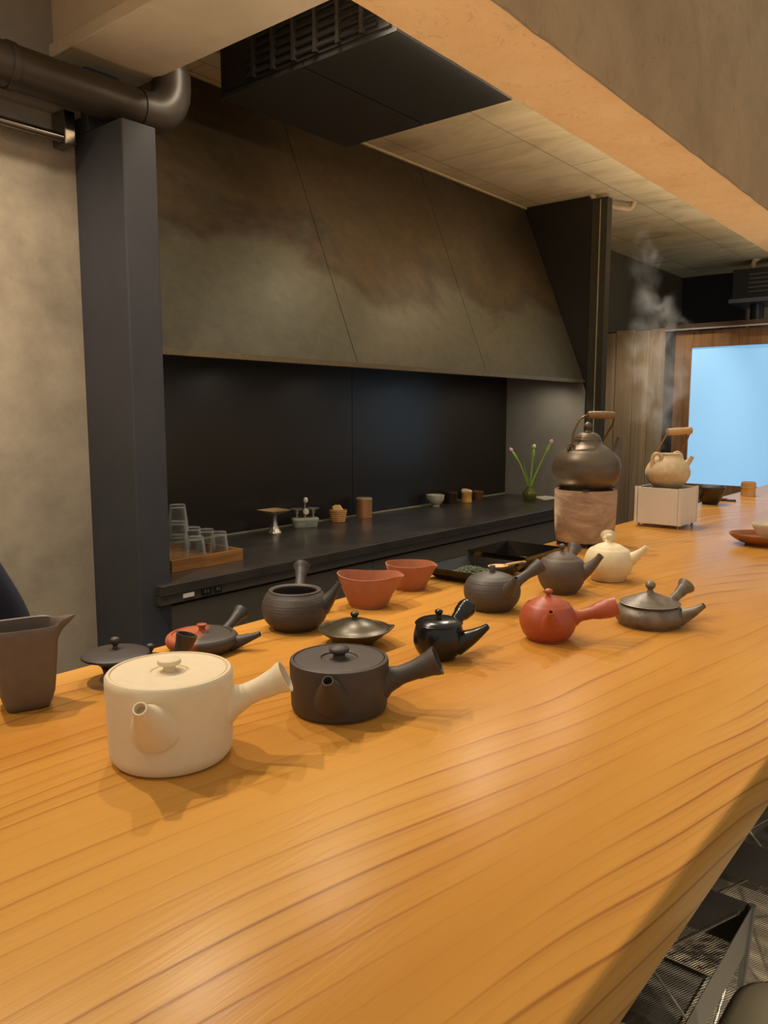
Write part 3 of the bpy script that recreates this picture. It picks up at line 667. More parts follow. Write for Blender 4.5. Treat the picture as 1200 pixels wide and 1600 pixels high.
# 15 flat speckled pot
p = pot('side_handle_teapot', 'low wide speckled bronze teapot at the right of the group', 1.387, 0.513)
body(p, C_stone, [(0, 0.001), (0.049, 0.001), (0.0535, 0.003), (0.0590, 0.010), (0.0618, 0.018), (0.0600, 0.026), (0.0530, 0.034), (0.0485, 0.037), (0.0480, 0.040), (0.046, 0.040), (0, 0.040)], 4)
lid(p, C_stone, [(0, 0.0585), (0.012, 0.0570), (0.030, 0.0505), (0.045, 0.0440), (0.0505, 0.0412), (0.0500, 0.0395), (0, 0.0395)], [(0.0075, 0.0555), (0.0055, 0.061), (0.0050, 0.0645), (0.0088, 0.0695), (0.0085, 0.0745), (0.0045, 0.0785), (0, 0.079)])
spout(p, C_stone, -14, 0.050, 0.018, 0.093, 0.047, 0.0165, 0.0050, 0.10, taper=0.8)
handle(p, C_stone, 50, 0.050, 0.028, 0.100, 0.060, [0.0105, 0.0088, 0.0090, 0.0110, 0.0165], depth=0.015)

# 16 square jug
def rsq(w, d, r, z, ox=0.0, oy=0.0, n=5):
    out = []
    for (sx, sy, a0) in ((1, 1, 0), (-1, 1, 90), (-1, -1, 180), (1, -1, 270)):
        for k in range(n + 1):
            a = math.radians(a0 + 90 * k / n); out.append((ox + sx * (w - r) + r * math.cos(a), oy + sy * (d - r) + r * math.sin(a), z))
    return out
jg = thing('serving_jug', 'tall square umber jug with a beak lip at the left edge', 'jug', (0.472, 0.992, T), facing(0.472, 0.992) + math.radians(6))
def jug_ring(sc_, z, inner=0.0, beak=0.0, n=72):
    out = []
    for i in range(n):
        a = 2 * PI * i / n; p_ = 5.0; cw, sw = math.cos(a), math.sin(a)
        q = (abs(cw) ** p_ + abs(sw) ** p_) ** (-1 / p_)
        x, y = q * cw * (0.040 * sc_ - inner), q * sw * (0.037 * sc_ - inner)
        d = math.atan2(sw, cw); g = math.exp(-(d / 0.30) ** 2)
        out.append((x + beak * 0.024 * g, y * (1 - 0.25 * beak * g), z + beak * 0.004 * g))
    return out
b = MB().loft([jug_ring(0.60, 0.001), jug_ring(0.66, 0.002), jug_ring(0.74, 0.010), jug_ring(0.83, 0.022), jug_ring(0.90, 0.05), jug_ring(0.95, 0.075), jug_ring(0.965, 0.084, 0, 0.06), jug_ring(0.985, 0.095, 0, 0.35), jug_ring(0.995, 0.103, 0, 0.8), jug_ring(1.0, 0.1085, 0, 1.05), jug_ring(1.0, 0.1098, 0.001, 1.05), jug_ring(1.0, 0.1085, 0.0028, 1.0), jug_ring(0.99, 0.100, 0.003, 0.55), jug_ring(0.97, 0.088, 0.003, 0.08), jug_ring(0.9, 0.05, 0.003), jug_ring(0.72, 0.012, 0.003)])
b.build('vessel', C_jug, jg, smooth=50)

# 17 clay brazier and kettle
def m_brazier():
    k = NT('mottled_clay_brazier'); v = k.coord((1, 1, 2.2))
    a = k.noise(v, 9, 6, 0.65, 1.0); b2 = k.noise(v, 3.5, 3, 0.5)
    c = k.ramp(a, [(0.32, rgb(136, 108, 84)), (0.5, rgb(180, 150, 122)), (0.68, rgb(214, 190, 162))])
    k.set(color=k.mix(k.math('MULTIPLY', b2, 0.5), c, rgb(168, 136, 108)), rough=0.8); k.bump(a, 0.3, 0.002)
    return k.m
br = thing('clay_brazier', 'mottled pinkish clay brazier under the dark kettle', 'brazier', (2.128, 0.988, T), facing(2.128, 0.988))
body(br, m_brazier(), [(0, 0.012), (0.074, 0.012), (0.080, 0.014), (0.0825, 0.022), (0.0865, 0.07), (0.0880, 0.12), (0.0885, 0.155), (0.0878, 0.1625), (0.085, 0.1635), (0.078, 0.1625), (0.076, 0.155), (0.074, 0.10), (0, 0.09)], 0)
for k in range(3):
    a = math.radians(-60 + 120 * k); MB().box(-0.02, 0.02, -0.012, 0.012, 0, 0.013).build('foot', C_disc, br, (0.066 * math.cos(a), 0.066 * math.sin(a), 0), 0).rotation_euler = (0, 0, a + PI / 2)
for k in range(3):
    a = math.radians(30 + 120 * k); MB().box(-0.012, 0.012, -0.008, 0.008, 0, 0.006).build('pot_rest', C_disc, br, (0.079 * math.cos(a), 0.079 * math.sin(a), 0.1625), 0).rotation_euler = (0, 0, a)
M_kettle = plain('burnished_dark_kettle', rgb(104, 90, 72), 0.42, 0.4, 0.2, 14, 0.12, 120, (1, 1, 3))
kt = thing('bail_handle_kettle', 'big burnished dark kettle on the clay brazier', 'kettle', (2.128, 0.988, Z(0.1690)), facing(2.128, 0.988))
body(kt, M_kettle, [(0, 0.0), (0.060, 0.0), (0.076, 0.006), (0.091, 0.024), (0.0968, 0.048), (0.0955, 0.067), (0.0895, 0.084), (0.076, 0.101), (0.060, 0.113), (0.047, 0.122), (0.0405, 0.130), (0.0388, 0.138), (0.036, 0.139), (0.036, 0.133), (0, 0.133)], 4)
kl = lid(kt, M_kettle, [(0, 0.1590), (0.012, 0.1582), (0.026, 0.1540), (0.0350, 0.1455), (0.0370, 0.1405), (0.0360, 0.1375), (0, 0.1370)], [(0.010, 0.157), (0.0070, 0.162), (0.0075, 0.165), (0.0115, 0.1725), (0.0108, 0.1795), (0.006, 0.1845), (0.0015, 0.1875), (0, 0.1876)])
spout(kt, M_kettle, 22, 0.070, 0.072, 0.098, 0.142, 0.026, 0.0085, 0.30, taper=0.8)
M_wire = plain('bronze_wire', rgb(120, 92, 58), 0.35, 0.8, 0.1)
for s_, pp in ((-1, (-0.044, -0.044, 0.115)), (1, (0.038, 0.044, 0.116))):
    MB().tube([(pp[0] - 0.009, pp[1] + 0.004 * s_, pp[2] - 0.006), (pp[0] - 0.007, pp[1], pp[2] + 0.008), (pp[0], pp[1], pp[2] + 0.012), (pp[0] + 0.007, pp[1], pp[2] + 0.008), (pp[0] + 0.009, pp[1], pp[2] - 0.006)], 0.0045, 10).build('lug', M_kettle, kt)
MB().tube(spl([(-0.048, -0.044, 0.112), (-0.042, -0.046, 0.122), (-0.037, -0.040, 0.160), (-0.020, -0.028, 0.195), (0.002, -0.016, 0.2065), (0.04, 0.004, 0.2075), (0.068, 0.018, 0.204), (0.071, 0.026, 0.185), (0.056, 0.038, 0.155), (0.040, 0.046, 0.124), (0.036, 0.046, 0.114)], 6), 0.0028, 10).build('bail_wire', M_wire, kt)
MB().tube([(0.000, -0.015, 0.2065), (0.004, -0.013, 0.2068), (0.035, 0.002, 0.2068), (0.070, 0.017, 0.2062), (0.073, 0.018, 0.206)], [0.0085, 0.0105, 0.0112, 0.0105, 0.0085], 18).build('wooden_grip', plain('grip_wood', rgb(136, 106, 70), 0.5, 0, 0.2, 30, 0.1, 200, (2, 12, 12)), kt)

# 18 white stove box and small pot
wh = plain('white_enamel', rgb(232, 224, 210), 0.45, 0, 0.03, 10)
sv = thing('portable_stove', 'white box stove with slotted corners under the small pot', 'stove', (2.672, 0.946, T), facing(2.672, 0.946) - math.radians(21))
hs = 0.078
MB().box(-hs + 0.004, hs - 0.004, -hs + 0.004, hs - 0.004, 0.016, 0.024).build('base_plate', wh, sv, smooth=0)
for k in range(4):
    pl = MB().box(-hs + 0.010, hs - 0.010, -hs, -hs + 0.003, 0.012, 0.134).build('side_panel', wh, sv, smooth=0, bevel=0.001); pl.rotation_euler = (0, 0, k * PI / 2)
    cn = MB().box(-hs, -hs + 0.0085, -hs - 0.001, -hs + 0.002, 0.012, 0.136).box(-hs - 0.001, -hs + 0.002, -hs, -hs + 0.0085, 0.012, 0.136).build('corner_post', wh, sv, smooth=0); cn.rotation_euler = (0, 0, k * PI / 2)
    ft = MB().lathe([(0, 0), (0.004, 0), (0.004, 0.016), (0, 0.016)], 12, (-hs + 0.012, -hs + 0.012, 0)).build('foot', plain('steel_foot', rgb(150, 140, 125), 0.35, 0.7), sv); ft.rotation_euler = (0, 0, k * PI / 2)
MB().box(-hs + 0.008, hs - 0.008, -hs + 0.008, hs - 0.008, 0.116, 0.122).build('burner_plate', M_black, sv, smooth=0)
MB().lathe([(0.030, 0.122), (0.05, 0.122), (0.05, 0.129), (0.030, 0.129), (0.030, 0.122)], 32).build('burner_ring', M_black, sv)
C_pot2 = clay('tan_stoneware', rgb(212, 186, 142), 0.6, 0.12)
sp = thing('bail_handle_pot', 'small tan clay pot with bamboo grip on the white stove', 'pot', (2.672, 0.946, Z(0.1295)), facing(2.672, 0.946))
body(sp, C_pot2, [(0, 0.0), (0.034, 0.0), (0.044, 0.004), (0.062, 0.022), (0.0725, 0.046), (0.0705, 0.066), (0.058, 0.088), (0.043, 0.104), (0.0385, 0.111), (0.0390, 0.116), (0.0365, 0.1165), (0.0350, 0.110), (0.050, 0.088), (0.062, 0.06), (0.045, 0.012), (0, 0.010)], 4)
spout(sp, C_pot2, 18, 0.058, 0.078, 0.080, 0.106, 0.014, 0.0075, 0.1)
for pp, q in (((-0.034, -0.040), -1), ((0.030, 0.044), 1)):
    MB().tube(spl([(pp[0] - 0.016, pp[1] - 0.010 * 0 + 0.001, 0.066), (pp[0] - 0.0145, pp[1], 0.105), (pp[0] - 0.003, pp[1] - 0.004 * -q, 0.117), (pp[0] + 0.011, pp[1], 0.107), (pp[0] + 0.013, pp[1], 0.072)], 5), 0.0065, 12).build('lug', C_pot2, sp)
MB().tube(spl([(-0.044, -0.042, 0.106), (-0.040, -0.044, 0.118), (-0.024, -0.034, 0.150), (-0.006, -0.020, 0.184), (0.002, -0.014, 0.189), (0.06, 0.016, 0.194), (0.066, 0.020, 0.190), (0.054, 0.032, 0.155), (0.038, 0.046, 0.120), (0.032, 0.048, 0.108)], 6), 0.0026, 10).build('bail_wire', plain('copper_wire', rgb(168, 116, 66), 0.35, 0.7), sp)
M_bam = plain('bamboo_grip', rgb(204, 162, 104), 0.45, 0, 0.12, 30, 0.05, 100)
MB().tube(spl([(-0.006, -0.018, 0.1885), (0.004, -0.013, 0.1895), (0.016, -0.007, 0.190), (0.040, 0.005, 0.1915), (0.060, 0.015, 0.194), (0.068, 0.019, 0.195)], 4), [0.0115] * 4 + [0.0122] * 4 + [0.0125] * 5 + [0.0115] * 4 + [0.0128] * 4, 18, 0.35, 0.004).build('bamboo_grip', M_bam, sp)

# 19 things at the far end
db = thing('tea_bowl', 'dark brown bowl behind the white stove', 'bowl', (3.43, 1.03, T), facing(3.43, 1.03))
body(db, plain('dark_lacquer', rgb(60, 44, 30), 0.35), [(0, 0.001), (0.028, 0.001), (0.032, 0.004), (0.047, 0.030), (0.058, 0.060), (0.0585, 0.073), (0.055, 0.076), (0.052, 0.074), (0.050, 0.055), (0.030, 0.010), (0, 0.008)], 4)
MB().lathe([(0, 0.0755), (0.040, 0.0755), (0.043, 0.077), (0.040, 0.0785), (0, 0.0785)], 32).build('flat_cover', M_black, db)
st = thing('whisk_rest', 'thin black slat with reddish stick beside the dark bowl', 'utensil rest', (3.60, 1.02, T), facing(3.6, 1.02))
MB().box(-0.05, 0.045, -0.02, 0.02, 0, 0.006).build('slat', M_black, st, smooth=0)
MB().box(-0.035, 0.01, -0.006, 0.006, 0.006, 0.011).build('stick', plain('reddish_stick', rgb(150, 84, 52), 0.5), st, smooth=0)
bc = thing('bamboo_cup', 'short bamboo cup with a raised node ring at the far end', 'cup', (3.891, 1.000, T), facing(3.891, 1.0))
body(bc, plain('bamboo', rgb(214, 166, 104), 0.4, 0, 0.1, 20), [(0, 0.001), (0.031, 0.001), (0.0322, 0.004), (0.0318, 0.034), (0.0335, 0.038), (0.0328, 0.044), (0.0322, 0.058), (0.032, 0.061), (0.029, 0.061), (0.0285, 0.01), (0, 0.008)], 3)
dd = thing('small_dish', 'dark faceted dish near the right edge of the photo', 'dish', (4.03, 0.825, T), facing(4.03, 0.825))
MB().lathe([(0, 0.001), (0.028, 0.001), (0.062, 0.036), (0.064, 0.040), (0.059, 0.0385), (0.026, 0.006), (0, 0.005)], 6).build('vessel', M_black, dd, smooth=20)
tr = thing('wooden_tray', 'oval reddish wooden tray under the white cup', 'tray', (2.455, 0.570, T), facing(2.455, 0.57))
MB().lathe(prof([(0, 0.008), (0.060, 0.006), (0.078, 0.010), (0.098, 0.022), (0.104, 0.030), (0.1025, 0.033), (0.094, 0.026), (0.076, 0.016), (0, 0.0145)], 4), 64, ell=(1, 0.78)).build('dish', plain('tray_wood', rgb(150, 92, 50), 0.4, 0, 0.2, 8, 0.05, 80, (1, 6, 1)), tr)
MB().lathe([(0.052, 0.0), (0.060, 0.0), (0.064, 0.009), (0.052, 0.009), (0.052, 0.0)], 48, ell=(1, 0.78)).build('foot_ring', plain('tray_wood', rgb(150, 92, 50)), tr)
cu = thing('white_cup', 'small white cup on the oval wooden tray', 'cup', (2.482, 0.578, Z(0.0150)), facing(2.482, 0.578))
body(cu, plain('white_glaze', rgb(226, 214, 188), 0.3, 0, 0.04), [(0, 0.002), (0.020, 0.0), (0.022, 0.001), (0.0225, 0.006), (0.032, 0.018), (0.042, 0.036), (0.0435, 0.044), (0.0420, 0.045), (0.039, 0.036), (0.024, 0.010), (0, 0.008)], 4)

# 20 lacquer trays with tea leaf
M_lac = plain('black_lacquer', rgb(18, 16, 14), 0.15, 0, 0.1, 30, 0.06, 40)
def leaf_tray(label, x0, x1, y0, y1, h, fl):
    cx_, cy_ = (x0 + x1) / 2, (y0 + y1) / 2; hx, hy = (x1 - x0) / 2, (y1 - y0) / 2
    o = thing('lacquer_tray', label, 'tray', (cx_, cy_, T), 0, 'black trays for tea leaf')
    ix, iy, th = hx - fl, hy - fl, 0.004
    MB().box(-ix, ix, -iy, iy, 0.0, 0.005).build('base', M_lac, o, smooth=0)
    for (ax, ay, bx_, by_, ox, oy) in ((-ix, -iy, ix, -iy, 0, -1), (ix, -iy, ix, iy, 1, 0), (ix, iy, -ix, iy, 0, 1), (-ix, iy, -ix, -iy, -1, 0)):
        def out(px, py, z, f, inn): 
            sx_ = px + math.copysign(fl * f, px) - (math.copysign(th, px) if inn else 0); sy_ = py + math.copysign(fl * f, py) - (math.copysign(th, py) if inn else 0)
            return (sx_, sy_, z)
        vs = [out(ax, ay, 0.0, 0, 0), out(bx_, by_, 0.0, 0, 0), out(bx_, by_, h, 1, 0), out(ax, ay, h, 1, 0), out(ax, ay, 0.004, 0, 1), out(bx_, by_, 0.004, 0, 1), out(bx_, by_, h, 1, 1), out(ax, ay, h, 1, 1)]
        MB().add(vs, [(0, 1, 2, 3), (7, 6, 5, 4), (0, 4, 5, 1), (3, 2, 6, 7), (0, 3, 7, 4), (1, 5, 6, 2)]).build('side', M_lac, o, smooth=0)
    return o
leaf_tray('black lacquer tray of dark tea leaf with a wooden scoop', 1.435, 1.632, 0.895, 1.068, 0.030, 0.030)
leaf_tray('deeper black lacquer tray right of the tea leaf tray', 1.640, 1.835, 0.905, 1.075, 0.040, 0.014)
def leaves(name, label, cx_, cy_, rx, ry, n, col, hgt):
    b = MB()
    for i in range(n):
        a = random.random() * 2 * PI; q = math.sqrt(random.random()); x = cx_ + rx * q * math.cos(a); y = cy_ + ry * q * math.sin(a)
        z = Z(0.0068) + hgt * (1 - q * q) * random.random() + 0.001; L_ = random.uniform(0.006, 0.014); d = random.random() * 2 * PI; t = random.uniform(-0.25, 0.25)
        dx, dy = math.cos(d) * L_ / 2, math.sin(d) * L_ / 2
        b.tube([(x - dx, y - dy, max(Z(0.006), z - t * L_)), (x, y, z + 0.0012), (x + dx, y + dy, max(Z(0.006), z + t * L_))], [0.0004, 0.0011, 0.0004], 4)
    return tag(b.build(name, col, None), label, 'tea leaves', kind='stuff')
leaves('tea_leaves', 'heap of dark green tea leaf in the left lacquer tray', 1.535, 0.990, 0.055, 0.050, 420, plain('dark_tea', rgb(104, 112, 84), 0.6, 0, 0.4, 200), 0.016)
leaves('tea_leaf_pile', 'thin line of pale green tea leaf in the deeper lacquer tray', 1.745, 0.985, 0.060, 0.030, 160, plain('pale_tea', rgb(120, 134, 104), 0.6, 0, 0.3, 200), 0.006)
sc = thing('tea_scoop', 'pale wooden scoop lying on the dark tea leaf', 'scoop', (1.575, 0.945, Z(0.0180)), math.radians(-25))
MB().lathe(prof([(0, 0.0), (0.012, 0.001), (0.019, 0.006), (0.0185, 0.008), (0.011, 0.004), (0, 0.003)], 3), 28, ell=(1.3, 1)).build('bowl', plain('pale_wood', rgb(216, 166, 104), 0.5), sc)
MB().tube([(0.02, 0, 0.006), (0.05, -0.002, 0.010), (0.075, -0.004, 0.011)], [0.0045, 0.0035, 0.0035], 10).build('scoop_handle', plain('pale_wood', rgb(216, 166, 104)), sc)

# ------------------------------------------------------------------ things on the back worktop
SZ = Z(-0.1)
gt = thing('glass_tray', 'square wooden tray of upturned glasses beside the dark pillar', 'tray', (1.545, 2.115, SZ))
M_tw = m_wood('tray_oak', rgb(138, 92, 46), rgb(186, 132, 74), 2.0, 0.45, 'x')
MB().box(-0.135, 0.135, -0.125, 0.125, 0, 0.008).build('base', M_tw, gt, smooth=0)
for (a, b_, c_, d_) in ((-0.14, 0.14, -0.133, -0.125), (-0.14, 0.14, 0.125, 0.133), (-0.14, -0.132, -0.125, 0.125), (0.132, 0.14, -0.125, 0.125)):
    MB().box(a, b_, c_, d_, 0, 0.038).build('side', M_tw, gt, smooth=0, bevel=0.001)
def m_glass():
    k = NT('clear_glass'); k.set(color=(0.95, 0.95, 0.93, 1), rough=0.06, spec=1.0)
    lw = k.n('ShaderNodeLayerWeight', inp={'Blend': 0.30}); tr_ = k.n('ShaderNodeBsdfTransparent'); tr_.inputs[0].default_value = (0.93, 0.94, 0.92, 1)
    mx = k.n('ShaderNodeMixShader'); k.l(k.math('ADD', 0.03, k.math('MULTIPLY', k.math('POWER', lw.outputs['Facing'], 2.0), 0.85)), mx.inputs[0]); k.l(tr_.outputs[0], mx.inputs[1]); k.l(k.b.outputs[0], mx.inputs[2]); k.l(mx.outputs[0], k.out.inputs['Surface'])
    return k.m
GLASS = m_glass()
def glass_mesh():
    pf = [(0.0325, 0.0), (0.0318, 0.0012), (0.0224, 0.0740), (0.0, 0.0745), (0.0, 0.0845), (0.0225, 0.0845), (0.0243, 0.0825), (0.0340, 0.0012), (0.0335, 0.0), (0.0325, 0.0)]
    return MB().lathe(pf, 32).build('drinking_glass', GLASS, None, smooth=40)
gspec = [(1.533, 2.030, 0, 'foremost upturned glass in the wooden tray'), (1.520, 2.102, 0, 'lowest glass of the nested stack in the tray'),
         (1.520, 2.102, 0.044, 'middle glass of the nested stack in the tray'), (1.520, 2.102, 0.098, 'topmost glass of the nested stack in the tray'),
         (1.645, 2.055, 0, 'rightmost upturned glass in the wooden tray'), (1.655, 2.134, 0, 'upturned glass second from the right in the tray'),
         (1.655, 2.205, 0, 'upturned glass third from the right, next to the nested stack'), (1.447, 2.130, 0, 'upturned glass half hidden by the dark pillar')]
g0 = None
for x, y, lv, lab in gspec:
    if g0 is None: g = g0 = glass_mesh()
    else: g = g0.copy(); COL.objects.link(g)
    g.location = (x, y, SZ + 0.0082 + lv)
    tag(g, lab, 'glass', 'upturned glasses in the tray')
# compote
cp = thing('pedestal_dish', 'pedestal dish with square wooden plate and silver stem', 'dish', (2.16, 2.345, SZ), facing(2.16, 2.345))
M_silver = plain('brushed_silver', rgb(190, 182, 168), 0.28, 0.9, 0.05)
body(cp, M_silver, [(0, 0.0), (0.028, 0.0), (0.030, 0.003), (0.026, 0.009), (0.016, 0.024), (0.0105, 0.045), (0.0105, 0.066), (0.014, 0.076), (0, 0.076)], 4, 32, name='stem')
pl_ = MB().loft([rsq(0.012, 0.012, 0.006, 0.074), rsq(0.030, 0.030, 0.006, 0.080), rsq(0.050, 0.050, 0.006, 0.091), rsq(0.0515, 0.0515, 0.006, 0.094), rsq(0.047, 0.047, 0.005, 0.0925), rsq(0.028, 0.028, 0.004, 0.0875)]).build('plate', plain('plate_wood', rgb(190, 156, 112), 0.4, 0.1), cp, smooth=25)
pl_.rotation_euler = (0, 0, math.radians(38))
# balance scale
sl = thing('balance_scale', 'small sage green balance scale with two metal pans', 'scale', (2.362, 2.372, SZ), facing(2.362, 2.372) + math.radians(18))
M_sage = plain('sage_enamel', rgb(170, 174, 150), 0.35)
MB().loft([rsq(0.050, 0.024, 0.016, 0.0), rsq(0.052, 0.026, 0.018, 0.003), rsq(0.055, 0.029, 0.020, 0.026), rsq(0.058, 0.032, 0.022, 0.028), rsq(0.058, 0.032, 0.022, 0.036), rsq(0.054, 0.028, 0.02, 0.039)]).build('base', M_sage, sl, smooth=40)
MB().box(-0.004, 0.030, -0.0290, -0.0275, 0.012, 0.020).build('name_plate', plain('blue_plate', rgb(120, 140, 160), 0.4), sl, smooth=0)
for sx_ in (-1, 1):
    pn = MB().lathe(prof([(0, 0.070), (0.018, 0.071), (0.028, 0.078), (0.0285, 0.080), (0.026, 0.079), (0.016, 0.0735), (0, 0.073)], 3), 28, (sx_ * 0.036, 0, 0)).build('pan', M_silver, sl)
    MB().lathe([(0.005, 0.039), (0.005, 0.055), (0.009, 0.058), (0.009, 0.070), (0, 0.070)], 16, (sx_ * 0.036, 0, 0)).build('pan_stem', M_silver, pn)
MB().lathe([(0, 0.0), (0.013, 0.0), (0.014, 0.006), (0.011, 0.012), (0, 0.013)], 20).build('dial', plain('ivory', rgb(220, 212, 190), 0.4), sl, (0, -0.010, 0.066)).rotation_euler = (PI / 2, 0, 0)
MB().tube([(0, 0, 0.038), (0, 0, 0.095), (0.004, 0, 0.108)], [0.005, 0.003, 0.003], 10).build('pointer', M_silver, sl)
MB().lathe(prof([(0, -0.011), (0.008, -0.009), (0.010, 0), (0.007, 0.010), (0, 0.011)], 3), 16, (0.004, 0, 0.114)).build('pointer_ball', plain('ivory', rgb(220, 212, 190)), sl)
# woven basket
bk = thing('woven_basket', 'small golden woven basket holding a folded cloth', 'basket', (2.574, 2.375, SZ), facing(2.574, 2.375))
wv = []
for i in range(25):
    u = i / 24; wv.append((0.031 + 0.009 * u + 0.0016 * math.sin(i * PI / 2.0), 0.052 * u))
M_rat = plain('golden_rattan', rgb(206, 150, 84), 0.6, 0, 0.2, 60, 0.5, 220)
body(bk, M_rat, [(0, 0.0005)] + [(r, z + 0.0005) for r, z in wv] + [(0.036, 0.052), (0.030, 0.006), (0, 0.006)], 0, 36)
MB().loft([rsq(0.018, 0.014, 0.006, 0.008), rsq(0.024, 0.018, 0.008, 0.05), rsq(0.020, 0.015, 0.006, 0.066, -0.006), rsq(0.012, 0.009, 0.004, 0.074, -0.004)]).build('folded_cloth', plain('straw_cloth', rgb(224, 180, 116), 0.7, 0, 0.1, 40, 0.4, 90), bk, smooth=40)
# copper caddy
cc = thing('tea_caddy', 'copper tea caddy with a pale lid', 'caddy', (2.752, 2.375, SZ), facing(2.752, 2.375))
M_cop = plain('copper', rgb(206, 146, 104), 0.3, 0.65, 0.08, 4, 0, 100, (12, 12, 0.5))
body(cc, M_cop, [(0, 0.0), (0.0365, 0.0), (0.0375, 0.001), (0.0375, 0.084), (0.0370, 0.0845), (0, 0.0845)], 0, 40)
MB().lathe([(0, 0.0845), (0.0378, 0.0845), (0.0382, 0.0855), (0.0378, 0.0905), (0.036, 0.092), (0, 0.092)], 40).build('lid', plain('caddy_lid', rgb(220, 190, 140), 0.35, 0.5), cc)
# cups at the far end of the worktop
def small_cup(name, label, x, y, R, rb, h, mat, cat='cup', fn=None):
    o = thing(name, label, cat, (x, y, SZ), facing(x, y), 'cups along the backsplash')
    MB().lathe(prof([(0, 0.001), (rb * 0.9, 0.0), (rb, 0.002), (rb * 1.02, h * 0.12), (R * 0.9, h * 0.5), (R, h * 0.92), (R * 0.99, h), (R * 0.93, h * 0.99), (R * 0.84, h * 0.55), (rb * 0.8, h * 0.2), (0, h * 0.16)], 3), 40, fn=fn).build('vessel', mat, o, smooth=45)
    return o
def lipfn(q, a, r, z):
    k = max(0, math.cos(a - PI)) ** 20 * (1 if z > 0.03 else 0); return (q[0] * (1 + 0.18 * k), q[1], q[2])
small_cup('lipped_cup', 'pale grey lipped cup, first in the row by the backsplash', 3.325, 2.375, 0.044, 0.020, 0.060, plain('pale_glaze', rgb(186, 180, 160), 0.3, 0, 0.15, 30), fn=lipfn)
jr = small_cup('lidded_jar', 'glossy dark brown lidded jar behind the pale lipped cup', 3.480, 2.392, 0.042, 0.034, 0.060, plain('brown_black_glaze', rgb(48, 30, 22), 0.12), 'jar')
MB().lathe(prof([(0.041, 0.058), (0.040, 0.064), (0.028, 0.070), (0, 0.072)], 3), 36).build('lid', plain('brown_black_glaze', rgb(48, 30, 22)), jr)
yc = small_cup('yellow_pot', 'small mustard yellow pot with a pinkish crumpled cover', 3.575, 2.350, 0.030, 0.029, 0.058, plain('mustard_glaze', rgb(206, 154, 72), 0.4), 'pot')
MB().loft([rsq(0.026, 0.026, 0.012, 0.052), rsq(0.031, 0.030, 0.014, 0.060), rsq(0.026, 0.028, 0.012, 0.068, -0.004), rsq(0.012, 0.014, 0.008, 0.074, -0.010)]).build('crumpled_cover', plain('pink_cloth', rgb(222, 184, 160), 0.7), yc, smooth=40)
small_cup('dark_cup', 'small black cup between yellow pot and brown cup', 3.660, 2.395, 0.027, 0.022, 0.050, plain('black_brown_cup', rgb(44, 34, 26), 0.3))
small_cup('brown_cup', 'low reddish brown cup, last in the row by the backsplash', 3.745, 2.390, 0.037, 0.030, 0.046, plain('brown_cup', rgb(104, 66, 42), 0.25))
# flower vase
vs = thing('bud_vase', 'round green glass vase with flower stems on the worktop', 'vase', (3.866, 2.125, SZ), facing(3.866, 2.125))
kv = NT('olive_green_glass'); kv.set(color=rgb(168, 176, 84), rough=0.06, trans=0.8, ior=1.45)
body(vs, kv.m, [(0, 0.0), (0.024, 0.0), (0.032, 0.010), (0.040, 0.030), (0.040, 0.046), (0.030, 0.060), (0.018, 0.070), (0.016, 0.080), (0.0145, 0.080), (0.0165, 0.069), (0.028, 0.058), (0.036, 0.040), (0.028, 0.012), (0, 0.008)], 4, 40)
M_stem = plain('stem_green', rgb(150, 184, 72), 0.5, 0, 0.15, 30)
M_bud = plain('pale_bud', rgb(214, 206, 150), 0.5); M_pink = plain('lilac_petal', rgb(226, 190, 206), 0.5)
fls = [('iris_stem', 'pale lilac bud leaning left out of the green vase', [(0, 0, 0.03), (-0.012, 0, 0.09), (-0.055, 0, 0.20), (-0.100, -0.01, 0.27)]),
       ('iris_stem', 'upright creamy bud in the middle of the green vase', [(0, 0, 0.03), (0.002, 0.0, 0.10), (0.010, 0.004, 0.20), (0.016, 0.004, 0.285)]),
       ('iris_stem', 'tallest lilac bud leaning right out of the green vase', [(0, 0, 0.03), (0.008, 0, 0.09), (0.06, 0.01, 0.22), (0.104, 0.014, 0.315)])]
for (nm, lab, pts) in fls:
    fl_ = thing(nm, lab, 'flower', (3.866, 2.125, SZ), facing(3.866, 2.125), 'flower stems in the green vase')
    pth = spl(pts, 6); MB().tube(pth, [0.0042] * len(pth), 8).build('stem', M_stem, fl_)
    e = Vector(pts[-1]); d = (Vector(pts[-1]) - Vector(pts[-2])).normalized()
    MB().tube([e - d * 0.05, e - d * 0.03, e - d * 0.01, e + d * 0.006], [0.0045, 0.0098, 0.0085, 0.004], 10).build('bud', M_stem if nm != 'x' else M_bud, fl_)
    MB().tube([e, e + d * 0.01, e + d * 0.02, e + d * 0.028], [0.005, 0.0115, 0.0105, 0.002], 10).build('petal', M_bud if lab.startswith('upright') else M_pink, fl_)
for lab, pts in (('broad green blade left of the upright bud', [(0, 0, 0.03), (-0.01, 0, 0.10), (-0.036, 0, 0.21)]), ('tall green blade beside the upright bud', [(0, 0, 0.03), (0.002, -0.004, 0.12), (0.008, -0.006, 0.25)]), ('short green blade right of the upright bud', [(0, 0, 0.03), (0.014, 0, 0.10), (0.042, 0, 0.17)])):
    pth = spl(pts, 6); n_ = len(pth)
    lf = MB().tube(pth, [0.004 + 0.010 * math.sin(PI * min(1, 0.25 + 0.75 * i / (n_ - 1))) for i in range(n_)], 10, ell=(1, 0.25))
    tag(lf.build('leaf_blade', M_stem, None, (3.866, 2.125, SZ)), lab, 'leaf', 'flower stems in the green vase').rotation_euler = (0, 0, facing(3.866, 2.125))
pa = MB(); 
